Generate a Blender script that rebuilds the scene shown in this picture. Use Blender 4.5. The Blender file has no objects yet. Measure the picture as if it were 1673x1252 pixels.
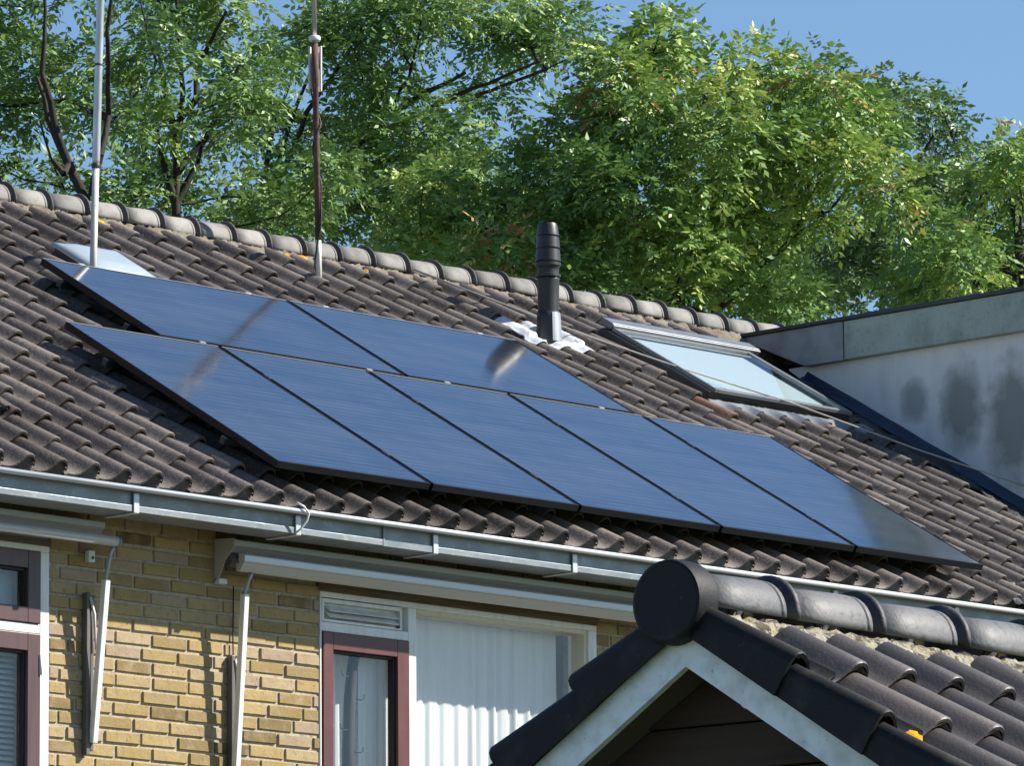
import bpy, bmesh, math, random
import numpy as np
from mathutils import Vector, Matrix, noise as mnoise

scene = bpy.context.scene
COL = scene.collection
R = math.radians
random.seed(7)

# ------------------------------------------------------------------ helpers
class MB:
    """collects faces in world coordinates; build() links them as one mesh object"""
    def __init__(s):
        s.v = []; s.f = []; s.sm = []; s.mi = []; s.tone = []
    def vert(s, p, tone=0.5):
        s.v.append(tuple(p)); s.tone.append(tone); return len(s.v) - 1
    def face(s, idx, smooth=False, mi=0):
        s.f.append(tuple(idx)); s.sm.append(smooth); s.mi.append(mi)
    def poly(s, pts, smooth=False, mi=0, tone=0.5):
        s.face([s.vert(p, tone) for p in pts], smooth, mi)
    def box(s, a, b, f=None, mi=0, tone=0.5):
        f = f or (lambda x, y, z: (x, y, z))
        (x0, y0, z0), (x1, y1, z1) = a, b
        if x0 > x1: x0, x1 = x1, x0
        if y0 > y1: y0, y1 = y1, y0
        if z0 > z1: z0, z1 = z1, z0
        q = [s.vert(f(*p), tone) for p in ((x0,y0,z0),(x1,y0,z0),(x1,y1,z0),(x0,y1,z0),(x0,y0,z1),(x1,y0,z1),(x1,y1,z1),(x0,y1,z1))]
        for a_ in ((0,3,2,1),(4,5,6,7),(0,1,5,4),(1,2,6,5),(2,3,7,6),(3,0,4,7)):
            s.face([q[i] for i in a_], False, mi)
    def prism(s, prof, axis0, axis1, f, caps=True, smooth=False, mi=0, tone=0.5):
        """profile of 2D points swept between two stations: f(station, a, b)"""
        n = len(prof)
        A = [s.vert(f(axis0, *p), tone) for p in prof]
        B = [s.vert(f(axis1, *p), tone) for p in prof]
        for i in range(n):
            j = (i + 1) % n
            s.face((A[i], A[j], B[j], B[i]), smooth, mi)
        if caps:
            s.face(A[::-1], False, mi); s.face(B, False, mi)
    def tube(s, pts, rad, n=10, caps=True, smooth=True, mi=0, tone=0.5):
        pts = [Vector(p) for p in pts]
        if not isinstance(rad, (list, tuple)): rad = [rad] * len(pts)
        rings = []
        ref = None
        for i, p in enumerate(pts):
            d = (pts[min(i + 1, len(pts) - 1)] - pts[max(i - 1, 0)]).normalized()
            if ref is None:
                ref = Vector((1, 0, 0)) if abs(d.x) < .8 else Vector((0, 1, 0))
            u = (ref - d * ref.dot(d)).normalized(); ref = u
            w = d.cross(u)
            rings.append([s.vert(p + (u * math.cos(2*math.pi*k/n) + w * math.sin(2*math.pi*k/n)) * rad[i], tone) for k in range(n)])
        for a, b in zip(rings, rings[1:]):
            for k in range(n):
                j = (k + 1) % n
                s.face((a[k], a[j], b[j], b[k]), smooth, mi)
        if caps:
            s.face(rings[0][::-1], False, mi); s.face(rings[-1], False, mi)
    def build(s, name, mats, parent=None, bevel=0, segs=2, auto=None):
        me = bpy.data.meshes.new(name)
        inv = PM[parent.name].inverted() if parent is not None else Matrix()
        off = None
        vs = [inv @ Vector(p) for p in s.v]
        loc = Vector((0, 0, 0))
        if parent is None and vs:
            zmin = min(v.z for v in vs)
            loc = Vector((sum(v.x for v in vs)/len(vs), sum(v.y for v in vs)/len(vs), zmin))
            vs = [v - loc for v in vs]
        me.from_pydata(vs, [], s.f)
        me.polygons.foreach_set('use_smooth', s.sm)
        me.polygons.foreach_set('material_index', s.mi)
        at = me.attributes.new('tone', 'FLOAT', 'POINT')
        at.data.foreach_set('value', s.tone)
        if not isinstance(mats, (list, tuple)): mats = [mats]
        for m in mats: me.materials.append(m)
        me.update()
        o = bpy.data.objects.new(name, me); COL.objects.link(o)
        o.location = loc
        if parent is not None: o.parent = parent
        PM[o.name] = (PM[parent.name] if parent is not None else Matrix.Translation(loc))
        if bevel:
            b = o.modifiers.new('bevel', 'BEVEL'); b.width = bevel; b.segments = segs; b.limit_method = 'ANGLE'; b.angle_limit = R(40)
        return o
PM = {}
def tag(o, label=None, cat=None, group=None, kind=None):
    for k, val in (('label', label), ('category', cat), ('group', group), ('kind', kind)):
        if val: o[k] = val
    return o
def thing(name, loc, label, cat, group=None, rotz=0):
    o = bpy.data.objects.new(name, None); COL.objects.link(o)
    o.location = loc; o.rotation_euler = (0, 0, rotz); o.empty_display_size = .2
    PM[o.name] = Matrix.Translation(Vector(loc)) @ Matrix.Rotation(rotz, 4, 'Z')
    return tag(o, label, cat, group)
def dup(root, d, label=None):
    """copy a thing with its parts and sub-parts, moved by d"""
    r = root.copy(); COL.objects.link(r); r.location = root.location + Vector(d)
    PM[r.name] = Matrix.Translation(Vector(d)) @ PM[root.name]
    if label: r['label'] = label
    for ch in list(root.children):
        c = ch.copy(); COL.objects.link(c); c.parent = r; PM[c.name] = PM[r.name]
        for g in list(ch.children):
            e = g.copy(); COL.objects.link(e); e.parent = c; PM[e.name] = PM[r.name]
    return r
def shifted(o, d):
    """one more copy of a part under the same parent, moved by d in the parent's frame"""
    c = o.copy(); COL.objects.link(c); c.parent = o.parent; c.location = o.location + Vector(d); PM[c.name] = PM[o.name]
    return c

# ------------------------------------------------------------------ materials
def mat(name, col, rough=.6, metal=0., spec=.5, layers=(), bump=(), tone=None, coat=0., ior=1.5, transl=0., rvar=None):
    """layers: (noise scale or xyz scale, colour, lo, hi, amount[, detail]); bump: (scale, strength, distance)"""
    m = bpy.data.materials.new(name); m.use_nodes = True
    nt = m.node_tree; N = nt.nodes; L = nt.links
    b = N['Principled BSDF']; out = N['Material Output']
    b.inputs['Roughness'].default_value = rough; b.inputs['Metallic'].default_value = metal
    b.inputs['Specular IOR Level'].default_value = spec; b.inputs['IOR'].default_value = ior
    b.inputs['Coat Weight'].default_value = coat; b.inputs['Coat Roughness'].default_value = .085; b.inputs['Coat IOR'].default_value = 1.8
    tc = N.new('ShaderNodeTexCoord')
    def nz(scale, detail=4):
        t = N.new('ShaderNodeTexNoise'); t.inputs['Detail'].default_value = detail
        if isinstance(scale, (tuple, list)):
            mp = N.new('ShaderNodeMapping'); mp.inputs['Scale'].default_value = scale[:3]
            L.new(tc.outputs['Object'], mp.inputs['Vector']); L.new(mp.outputs['Vector'], t.inputs['Vector'])
            t.inputs['Scale'].default_value = 1
        else:
            L.new(tc.outputs['Object'], t.inputs['Vector']); t.inputs['Scale'].default_value = scale
        return t.outputs['Fac']
    def ramp(src, lo, hi):
        r = N.new('ShaderNodeMapRange'); r.inputs['From Min'].default_value = lo; r.inputs['From Max'].default_value = hi
        r.clamp = True
        L.new(src, r.inputs['Value']); return r.outputs['Result']
    def rgb(c):
        n = N.new('ShaderNodeRGB'); n.outputs[0].default_value = (*c, 1); return n.outputs[0]
    if tone:
        at = N.new('ShaderNodeAttribute'); at.attribute_name = 'tone'
        cr = N.new('ShaderNodeValToRGB'); els = cr.color_ramp.elements
        for i, (p, c) in enumerate(tone):
            e = els[i] if i < 2 else els.new(p)
            e.position = p; e.color = (*c, 1)
        L.new(at.outputs['Fac'], cr.inputs['Fac']); cur = cr.outputs['Color']
    else:
        cur = rgb(col)
    for ly in layers:
        sc, c, lo, hi, amt = ly[:5]
        mx = N.new('ShaderNodeMix'); mx.data_type = 'RGBA'
        k = ramp(nz(sc, ly[5] if len(ly) > 5 else 4), lo, hi)
        mu = N.new('ShaderNodeMath'); mu.operation = 'MULTIPLY'; mu.inputs[1].default_value = amt
        L.new(k, mu.inputs[0]); L.new(mu.outputs[0], mx.inputs['Factor'])
        L.new(cur, mx.inputs['A']); L.new(rgb(c), mx.inputs['B']); cur = mx.outputs['Result']
    L.new(cur, b.inputs['Base Color'])
    if rvar:
        L.new(ramp_out(N, L, nz(rvar[0]), rvar[1], rvar[2]), b.inputs['Roughness'])
    prev = None
    for sc, st, di in bump:
        bn = N.new('ShaderNodeBump'); bn.inputs['Strength'].default_value = st; bn.inputs['Distance'].default_value = di
        L.new(nz(sc, 5), bn.inputs['Height'])
        if prev is not None: L.new(prev, bn.inputs['Normal'])
        prev = bn.outputs['Normal']
    if prev is not None: L.new(prev, b.inputs['Normal'])
    if transl:
        tr = N.new('ShaderNodeBsdfTranslucent'); L.new(cur, tr.inputs['Color'])
        mx = N.new('ShaderNodeMixShader'); mx.inputs[0].default_value = transl
        L.new(b.outputs[0], mx.inputs[1]); L.new(tr.outputs[0], mx.inputs[2]); L.new(mx.outputs[0], out.inputs['Surface'])
    return m
def add_cell_lines(m, direction, pitch, width, col, amt):
    """fine parallel lines of the cells, broken up by a little dust"""
    nt = m.node_tree; N = nt.nodes; L = nt.links; b = N['Principled BSDF']
    src = b.inputs['Base Color'].links[0].from_socket
    tc = N.new('ShaderNodeTexCoord'); d = N.new('ShaderNodeVectorMath'); d.operation = 'DOT_PRODUCT'; d.inputs[1].default_value = direction
    L.new(tc.outputs['Object'], d.inputs[0])
    dv = N.new('ShaderNodeMath'); dv.operation = 'DIVIDE'; dv.inputs[1].default_value = pitch; L.new(d.outputs['Value'], dv.inputs[0])
    fr = N.new('ShaderNodeMath'); fr.operation = 'FRACT'; L.new(dv.outputs[0], fr.inputs[0])
    lt = N.new('ShaderNodeMath'); lt.operation = 'LESS_THAN'; lt.inputs[1].default_value = width/pitch; L.new(fr.outputs[0], lt.inputs[0])
    nz = N.new('ShaderNodeTexNoise'); nz.inputs['Scale'].default_value = 5; nz.inputs['Detail'].default_value = 5; L.new(tc.outputs['Object'], nz.inputs['Vector'])
    mr = N.new('ShaderNodeMapRange'); mr.inputs['From Min'].default_value = .35; mr.inputs['From Max'].default_value = .65; mr.inputs['To Max'].default_value = amt; mr.clamp = True
    L.new(nz.outputs['Fac'], mr.inputs['Value'])
    mu = N.new('ShaderNodeMath'); mu.operation = 'MULTIPLY'; L.new(lt.outputs[0], mu.inputs[0]); L.new(mr.outputs[0], mu.inputs[1])
    mx = N.new('ShaderNodeMix'); mx.data_type = 'RGBA'; L.new(mu.outputs[0], mx.inputs['Factor']); L.new(src, mx.inputs['A']); mx.inputs['B'].default_value = (*col, 1)
    L.new(mx.outputs['Result'], b.inputs['Base Color'])
def ramp_out(N, L, src, a, b):
    r = N.new('ShaderNodeMapRange'); r.inputs['From Min'].default_value = .3; r.inputs['From Max'].default_value = .7
    r.inputs['To Min'].default_value = a; r.inputs['To Max'].default_value = b
    L.new(src, r.inputs['Value']); return r.outputs['Result']
def pane_mat(name, rough=.02, ior=1.5, tint=(.99, 1., 1.)):
    """window glass: clear where you look straight in, mirroring at a slant; daylight passes through"""
    m = bpy.data.materials.new(name); m.use_nodes = True
    N = m.node_tree.nodes; L = m.node_tree.links
    N.remove(N['Principled BSDF'])
    t = N.new('ShaderNodeBsdfTransparent'); t.inputs['Color'].default_value = (*tint, 1)
    g = N.new('ShaderNodeBsdfGlossy'); g.inputs['Roughness'].default_value = rough
    lw = N.new('ShaderNodeLayerWeight'); lw.inputs['Blend'].default_value = .5
    pw = N.new('ShaderNodeMath'); pw.operation = 'POWER'; pw.inputs[1].default_value = 4.; L.new(lw.outputs['Facing'], pw.inputs[0])
    fr = N.new('ShaderNodeMath'); fr.operation = 'MULTIPLY_ADD'; fr.inputs[1].default_value = .9; fr.inputs[2].default_value = .075; L.new(pw.outputs[0], fr.inputs[0])
    mx = N.new('ShaderNodeMixShader')
    L.new(fr.outputs[0], mx.inputs[0]); L.new(t.outputs[0], mx.inputs[1]); L.new(g.outputs[0], mx.inputs[2])
    L.new(mx.outputs[0], N['Material Output'].inputs['Surface'])
    return m

M = {}
M['tile'] = mat('weathered_clay_tile', (0,0,0), rough=.72, spec=.35,
    tone=[(0., (.048,.038,.034)), (.45, (.094,.079,.075)), (.8, (.135,.114,.107)), (.97, (.185,.155,.135)), (1., (.165,.090,.062))],
    layers=[(9, (.145,.125,.110), .5, .75, .5), (60, (.27,.25,.22), .60, .72, .5, 2), (34, (.036,.029,.026), .54, .70, .65), (3.2, (.054,.044,.039), .48, .66, .6), (1.1, (.125,.108,.090), .5, .7, .45)],
    bump=[(120, .5, .004), (26, .35, .006)])
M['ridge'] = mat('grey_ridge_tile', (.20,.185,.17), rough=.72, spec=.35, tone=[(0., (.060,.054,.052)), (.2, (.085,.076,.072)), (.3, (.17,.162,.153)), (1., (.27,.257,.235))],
    layers=[(7, (.09,.082,.075), .48, .70, .65), (70, (.06,.054,.048), .60, .74, .6), (22, (.28,.26,.21), .62, .78, .45)], bump=[(90, .35, .003)])
M['mortar_bed'] = mat('pale_bedding_mortar', (.19,.168,.135), rough=.95, spec=.1,
    layers=[(14, (.10,.085,.07), .5, .68, .8), (45, (.34,.31,.25), .55, .7, .6), (5, (.16,.13,.095), .5, .65, .6)], bump=[(40, 1, .012), (130, .7, .006)])
M['lichen'] = mat('orange_lichen', (.62,.30,.012), rough=.95, spec=.1, layers=[(40, (.40,.20,.02), .45, .65, .7), (90, (.66,.40,.05), .55, .7, .6)], bump=[(60, 1, .01)])
M['brick'] = mat('yellow_brick', (0,0,0), rough=.88, spec=.2,
    tone=[(0., (.13,.092,.046)), (.2, (.215,.158,.072)), (.45, (.31,.23,.095)), (.65, (.36,.27,.125)), (.82, (.37,.29,.18)), (1., (.32,.24,.175))],
    layers=[(14, (.36,.28,.17), .50, .68, .6), (22, (.26,.18,.058), .52, .70, .55), (60, (.12,.08,.045), .60, .72, .65), (7, (.21,.16,.10), .52, .7, .5)], bump=[(80, .5, .004), (25, .4, .007)])
M['mortar'] = mat('wall_mortar', (.42,.355,.26), rough=.95, spec=.1, layers=[(30, (.24,.20,.15), .5, .7, .7)], bump=[(90, .8, .006)])
M['zinc'] = mat('weathered_zinc', (.20,.23,.245), rough=.42, metal=.3, spec=.5, layers=[((2, 14, 9), (.17,.20,.215), .42, .66, .6), (30, (.42,.44,.44), .58, .75, .4)], bump=[(18, .12, .004)], rvar=(8, .3, .6))
M['zinc_bead'] = mat('zinc_bead', (.54,.56,.58), rough=.34, metal=.25, layers=[((3, 30, 30), (.36,.37,.38), .55, .72, .5)])
M['white_plastic'] = mat('white_coated_metal', (.66,.66,.64), rough=.42, layers=[(14, (.46,.45,.42), .5, .75, .4), (60, (.36,.34,.31), .66, .78, .5)])
M['alu'] = mat('grey_aluminium', (.33,.355,.365), rough=.4, metal=.35, layers=[((.8, 18, 18), (.24,.255,.265), .45, .68, .5), (40, (.3,.3,.29), .64, .78, .4)], bump=[(30, .08, .003)])
M['alu_light'] = mat('light_aluminium', (.50,.53,.55), rough=.38, metal=.25, layers=[((.8, 25, 25), (.48,.50,.51), .45, .68, .5)], bump=[(30, .06, .003)])
M['cream_metal'] = mat('cream_metal_and_bounce', (.42,.405,.35), rough=.5, layers=[((1, 20, 20), (.42,.39,.32), .45, .7, .5)])
M['rail'] = mat('brown_grey_rail', (.13,.12,.115), rough=.5, metal=.2, layers=[((12, 12, 3), (.075,.068,.062), .45, .65, .6)])
M['frame_white'] = mat('white_painted_wood', (.72,.73,.71), rough=.45, layers=[((25, 25, 4), (.50,.50,.45), .5, .72, .5), (90, (.35,.34,.30), .68, .78, .5)])
M['frame_cream'] = mat('cream_painted_wood', (.58,.55,.42), rough=.5, layers=[((20, 20, 4), (.44,.41,.30), .5, .72, .5)])
M['sash_red'] = mat('dark_red_painted_wood', (.105,.030,.026), rough=.4, layers=[((30, 30, 3), (.075,.022,.02), .45, .65, .7), (12, (.13,.045,.038), .55, .75, .5)])
M['sash_brown'] = mat('purple_brown_painted_wood', (.085,.040,.042), rough=.42, layers=[((30, 30, 3), (.055,.028,.032), .45, .65, .7)])
M['rubber'] = mat('black_gasket', (.012,.012,.013), rough=.6)
M['wood_lintel'] = mat('brown_wood_lintel', (.15,.105,.062), rough=.7, layers=[((2, 30, 30), (.085,.058,.034), .42, .66, .8)], bump=[((3, 40, 40), .3, .004)])
M['glass'] = pane_mat('window_glass')
M['curtain'] = mat('white_net_curtain', (.90,.92,.92), rough=.95, spec=.05, transl=.35, layers=[((40, 40, 3), (.80,.82,.83), .45, .7, .5)])
M['blind'] = mat('pale_venetian_blind', (.56,.62,.63), rough=.5)
M['pole_grey'] = mat('grey_pole', (.035,.037,.038), rough=.8, spec=.2, layers=[((50, 50, 6), (.07,.072,.074), .45, .65, .6)])
M['pv_glass'] = mat('black_solar_glass', (.011,.017,.029), rough=.12, ior=2.2, spec=.5, coat=1., layers=[((1.0, 34, 34), (.046,.050,.058), .46, .64, .6), ((2.2, 30, 30), (.20,.21,.22), .69, .78, .7), ((.8, 3, 3), (.055,.058,.064), .45, .7, .6)], bump=[((1.6, 30, 30), .06, .006), (2.2, .02, .02)], rvar=((2, 24, 24), .09, .15))
M['pv_frame'] = mat('black_anodised_frame', (.004,.0045,.007), rough=.4, spec=.3, bump=[(60, .05, .002)])
M['rim'] = mat('panel_edge_sky_glint', (.42,.45,.49), rough=.35, metal=.4)  # sky glint along the frame's top edge, painted as a pale strip
M['bright_alu'] = mat('bright_aluminium_clamp', (.42,.43,.44), rough=.35, metal=.5)
M['black_part'] = mat('black_clamp', (.012,.012,.014), rough=.5)
M['flue'] = mat('black_flue_plastic', (.016,.0175,.020), rough=.45, layers=[((20, 20, 4), (.027,.029,.032), .5, .7, .6), (60, (.05,.05,.05), .66, .78, .4)], bump=[(50, .12, .003)])
M['lead'] = mat('pale_lead_flashing', (.60,.62,.63), rough=.6, layers=[(26, (.34,.36,.38), .55, .68, .75), (7, (.62,.63,.63), .5, .7, .6)], bump=[(22, .35, .010), (70, .2, .004)])
M['steel'] = mat('galvanised_steel', (.50,.50,.50), rough=.36, metal=.7, layers=[((30, 30, 5), (.30,.31,.32), .48, .66, .7)])
M['pole_pale'] = mat('pale_oxidised_pipe', (.60,.575,.53), rough=.6, metal=.1, layers=[((40, 40, 7), (.36,.30,.25), .52, .7, .6), (60, (.22,.15,.11), .64, .74, .7)])
M['rust'] = mat('rusty_pipe', (.10,.045,.034), rough=.8, layers=[((30, 30, 5), (.05,.026,.024), .45, .62, .8), (25, (.20,.10,.055), .57, .7, .6), ((60, 60, 10), (.27,.20,.16), .64, .72, .5)], bump=[(70, .5, .003)])
M['cable'] = mat('black_coax_cable', (.018,.016,.015), rough=.55)
M['cable_grey'] = mat('pale_grey_cable', (.36,.34,.31), rough=.6, layers=[((8, 8, 8), (.22,.21,.19), .45, .65, .6)])
M['hatch'] = mat('pale_blue_white_hatch', (.31,.37,.42), rough=.22, spec=.6, layers=[(9, (.28,.33,.37), .5, .72, .5)], bump=[(5, .05, .01)])
M['rw_frame'] = mat('grey_aluminium_cover', (.22,.235,.25), rough=.38, metal=.4, layers=[((9, 9, 9), (.15,.16,.17), .45, .65, .6)])
M['dull'] = mat('dark_grey_metal', (.05,.05,.052), rough=.6, metal=.3)
M['rw_dark'] = mat('dark_roof_window_frame', (.045,.046,.048), rough=.45, metal=.2, layers=[(20, (.075,.072,.068), .5, .7, .6)])
M['rw_blind'] = mat('white_roller_blind', (.42,.52,.54), rough=.8)
M['lead_and_shade'] = mat('dark_lead_and_shade', (.020,.022,.026), rough=.5, layers=[(12, (.05,.052,.056), .5, .68, .7)], bump=[(9, .9, .04), (40, .6, .008)])
M['blue_sheet'] = mat('dark_bitumen_sky_tint', (.020,.036,.070), rough=.3, spec=.6, layers=[((9, 9, 9), (.04,.07,.12), .5, .68, .6)], bump=[(14, .25, .012)])
M['render'] = mat('grey_white_render', (.72,.72,.725), rough=.9, spec=.2, layers=[((3, 9, 2.2), (.56,.57,.575), .45, .7, .55), (60, (.58,.58,.57), .58, .75, .4), (1.6, (.80,.80,.80), .5, .7, .5)], bump=[(150, .35, .003)])
M['fascia_board'] = mat('weathered_green_grey_board', (.36,.40,.355), rough=.75, layers=[(5, (.22,.26,.225), .45, .66, .8), (40, (.16,.18,.16), .58, .72, .5), ((16, 16, 3), (.46,.485,.45), .6, .75, .5)], bump=[(60, .25, .003)])
M['fascia_grey'] = mat('grey_board', (.30,.315,.325), rough=.7, layers=[(6, (.15,.165,.175), .45, .68, .7)], bump=[(60, .25, .003)])
M['roof_trim'] = mat('dark_roof_trim', (.030,.034,.042), rough=.45, metal=.2)
M['barge'] = mat('white_barge_board', (.84,.85,.90), rough=.55, layers=[((5, 20, 20), (.54,.54,.57), .48, .7, .6), (45, (.34,.29,.24), .66, .76, .7), (9, (.56,.55,.52), .5, .7, .6)])
M['shed_tile'] = mat('dark_glazed_shed_tile', (0,0,0), rough=.5, spec=.45,
    tone=[(0., (.040,.037,.041)), (.5, (.072,.063,.062)), (1., (.105,.088,.080))],
    layers=[(8, (.050,.047,.052), .48, .7, .6), (75, (.15,.14,.13), .64, .76, .5, 2), (20, (.10,.085,.075), .6, .78, .5)], bump=[(110, .3, .003), (24, .2, .004)])
M['verge'] = mat('black_verge_tile', (.0105,.0105,.012), rough=.6, spec=.25, layers=[(9, (.045,.042,.039), .54, .72, .6), (20, (.011,.011,.013), .5, .7, .6), (70, (.06,.057,.052), .66, .78, .6), (130, (.10,.095,.085), .70, .78, .5)], bump=[(80, .3, .003)])
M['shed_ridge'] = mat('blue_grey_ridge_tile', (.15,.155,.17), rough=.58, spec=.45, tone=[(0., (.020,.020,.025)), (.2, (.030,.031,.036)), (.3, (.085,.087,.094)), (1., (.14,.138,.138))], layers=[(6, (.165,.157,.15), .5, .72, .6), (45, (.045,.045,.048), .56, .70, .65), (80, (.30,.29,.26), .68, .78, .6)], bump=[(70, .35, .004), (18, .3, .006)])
M['shed_mortar'] = mat('lichened_mortar', (.27,.25,.19), rough=.95, spec=.1, layers=[(24, (.055,.045,.032), .50, .60, .9), (13, (.20,.18,.10), .5, .66, .7), (55, (.46,.44,.36), .56, .68, .7)], bump=[(45, 1, .014), (120, .8, .006)])
M['dark_wood'] = mat('dark_brown_boards', (.050,.028,.017), rough=.8, layers=[((2, 2, 30), (.028,.016,.011), .45, .66, .8)], bump=[((3, 3, 40), .3, .004)])
M['soffit'] = mat('brown_soffit_wood', (.10,.08,.065), rough=.75, layers=[((20, 20, 20), (.10,.075,.055), .45, .66, .7)])
M['bark'] = mat('dark_grey_bark', (.050,.043,.036), rough=.9, spec=.15, layers=[((14, 14, 3), (.028,.024,.021), .42, .62, .8), (6, (.085,.078,.062), .58, .74, .5)], bump=[((18, 18, 4), .8, .02)])
def leafmat(name, tones):
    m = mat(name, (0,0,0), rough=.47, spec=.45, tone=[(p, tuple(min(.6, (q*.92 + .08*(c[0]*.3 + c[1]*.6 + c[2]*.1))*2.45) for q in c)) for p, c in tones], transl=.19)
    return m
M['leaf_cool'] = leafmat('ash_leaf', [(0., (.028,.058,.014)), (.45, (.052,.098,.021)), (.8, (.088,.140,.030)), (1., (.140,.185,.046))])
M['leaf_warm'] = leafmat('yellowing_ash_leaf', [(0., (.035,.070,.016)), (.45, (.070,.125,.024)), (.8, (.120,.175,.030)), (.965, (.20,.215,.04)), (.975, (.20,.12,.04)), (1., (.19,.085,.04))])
M['leaf_dark_shade'] = leafmat('dark_leaf_with_shade', [(0., (.020,.042,.013)), (.5, (.040,.074,.020)), (1., (.080,.120,.030))])  # dark leaf; on the low rear tree it stands in for crown shade
M['grass'] = mat('lawn', (.05,.085,.025), rough=.9, layers=[(1.2, (.075,.09,.035), .45, .65, .6), (9, (.03,.055,.018), .5, .7, .6)], bump=[(40, .6, .03)])
M['unseen_paving'] = mat('dark_paving', (.095,.09,.085), rough=.85, layers=[(3, (.065,.063,.06), .45, .66, .6)], bump=[(60, .3, .004)])
M['room'] = mat('room_plaster', (.80,.78,.74), rough=.9)

# ------------------------------------------------------------------ camera and light
CAM = Vector((-19.4131, -20.1637, -4.3849))
cam = bpy.data.cameras.new('camera'); cam.sensor_width = 36; cam.lens = 216.2; cam.clip_start = .5; cam.clip_end = 3000
co = bpy.data.objects.new('camera', cam); COL.objects.link(co)
rm = Matrix.Rotation(-.8050, 3, 'Z') @ Matrix.Rotation(.1679, 3, 'X') @ Matrix.Rotation(.0076, 3, 'Y')
rx, ry, rz = (rm @ Vector(a) for a in ((1,0,0), (0,1,0), (0,0,1)))
co.matrix_world = Matrix(((rx.x, rz.x, -ry.x, CAM.x), (rx.y, rz.y, -ry.y, CAM.y), (rx.z, rz.z, -ry.z, CAM.z), (0,0,0,1)))
scene.camera = co
SUN_EL, SUN_AZ = R(39.0), math.atan2(.72, -.69)           # azimuth measured from +Y towards +X
sd = Vector((math.sin(SUN_AZ)*math.cos(SUN_EL), math.cos(SUN_AZ)*math.cos(SUN_EL), math.sin(SUN_EL)))
sl = bpy.data.lights.new('sun', 'SUN'); sl.energy = 5.0; sl.angle = R(.55); sl.color = (1., .945, .86)
so = bpy.data.objects.new('sun', sl); COL.objects.link(so); so.rotation_euler = sd.to_track_quat('Z', 'Y').to_euler()
w = bpy.data.worlds.new('World'); scene.world = w; w.use_nodes = True
bg = w.node_tree.nodes['Background']
sky = w.node_tree.nodes.new('ShaderNodeTexSky'); sky.sky_type = 'NISHITA'; sky.sun_disc = False
sky.sun_elevation = SUN_EL; sky.sun_rotation = SUN_AZ; sky.air_density = 1.; sky.dust_density = .05; sky.ozone_density = 4.0
hs = w.node_tree.nodes.new('ShaderNodeHueSaturation'); hs.inputs['Saturation'].default_value = 1.04
w.node_tree.links.new(sky.outputs[0], hs.inputs['Color']); w.node_tree.links.new(hs.outputs[0], bg.inputs[0]); bg.inputs[1].default_value = .073
scene.view_settings.view_transform = 'Standard'; scene.view_settings.look = 'None'; scene.view_settings.exposure = .95; scene.view_settings.gamma = 1.
scene.cycles.max_bounces = 8; scene.cycles.transparent_max_bounces = 12

# ------------------------------------------------------------------ main house
TH = .5237; CT, ST = math.cos(TH), math.sin(TH)
def rf(u, v, h): return (u, v*CT - h*ST, v*ST + h*CT)      # along the eave, up the slope, above the slope
GZ = -6.0
YW = .27                                                    # face of the brick wall
HX0, HX1 = -4.6, 10.5
TW, TG = .1905, .308                                        # tile width and gauge
V0 = -.128
house = thing('row_house', (0, YW, GZ), 'terraced house of yellow brick with a dark pantiled roof and a grey dormer', 'house')

TPROF = [(-.160, -.006), (-.147, -.004), (-.140, .001), (-.128, .0), (-.110, .0), (-.090, .003), (-.072, .010), (-.058, .020), (-.046, .034), (-.036, .048), (-.026, .059), (-.014, .066), (0, .068), (.013, .066), (.024, .059), (.032, .048), (.037, .036), (.039, .026)]
def tile_profile(w, amp):
    return [(x*w/.19, z*amp/.068) for x, z in TPROF]
def tiles(mb, f, crests, rows, gauge, length, base, amp, lift, thick, w, v0, eave=True, keep=None, rng=random, skip=(), top=None, red=()):
    prof = tile_profile(w, amp)
    n = len(prof)
    for r in range(rows):
        t0 = v0 + r*gauge
        for ci, c in enumerate(crests):
            if (ci, r) in skip: continue
            if keep and not keep(c, t0 + gauge*.5): continue
            jx, jt, jh, jl = rng.uniform(-.005, .005), rng.uniform(-.010, .010), rng.uniform(-.003, .004), rng.uniform(-.004, .005)
            if rng.random() < .05: jh += .011; jt -= .014
            tone = min(.94, max(0, rng.gauss(.48, .26)))
            if (ci, r) in red: tone = 1.
            length_ = top if top and r == rows - 1 else length
            def P(s, t, dz): 
                return f(c + s + jx, t0 + t + jt, base + jh + lift*(1 - t/gauge) + jl*s/w + dz)
            sts = [(.000, -.0045), (.005, 0.), (length_, 0.)]
            rows_ = [[mb.vert(P(s, t, z + o), tone) for s, z in prof] for t, o in sts]
            for a, b in zip(rows_, rows_[1:]):
                for i in range(n - 1):
                    mb.face((a[i], a[i+1], b[i+1], b[i]), True)
            lo = [mb.vert(P(s, .001, z - thick), tone) for s, z in prof]
            hi = [mb.vert(P(s, .000, z - .0045), tone) for s, z in prof]
            for i in range(n - 1): mb.face((lo[i], lo[i+1], hi[i+1], hi[i]))
            s, z = prof[-1]                                  # long edge of the roll, over the next tile's pan
            e = [mb.vert(P(s, t, z + dz), tone) for t, dz in ((0, -.0045), (0, -thick), (length, -thick), (length, 0))]
            mb.face(e)
            e = [mb.vert(P(ss, t, z_ - thick), tone) for ss, z_ in prof[::3] for t in (0.001, length)]
            for i in range(0, len(e) - 3, 2): mb.face((e[i], e[i+1], e[i+3], e[i+2]))
            if eave and r == 0:                              # mortared front under the roll
                k = [i for i, (s_, z_) in enumerate(prof) if -.36*w <= s_]
                up = [mb.vert(P(prof[i][0], .014, prof[i][1] - thick*.6), max(0., tone - .15)) for i in k]
                dn = [mb.vert(P(prof[i][0], .014, -.035), max(0., tone - .15)) for i in k]
                for i in range(len(k) - 1): mb.face((dn[i], dn[i+1], up[i+1], up[i]))

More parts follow.
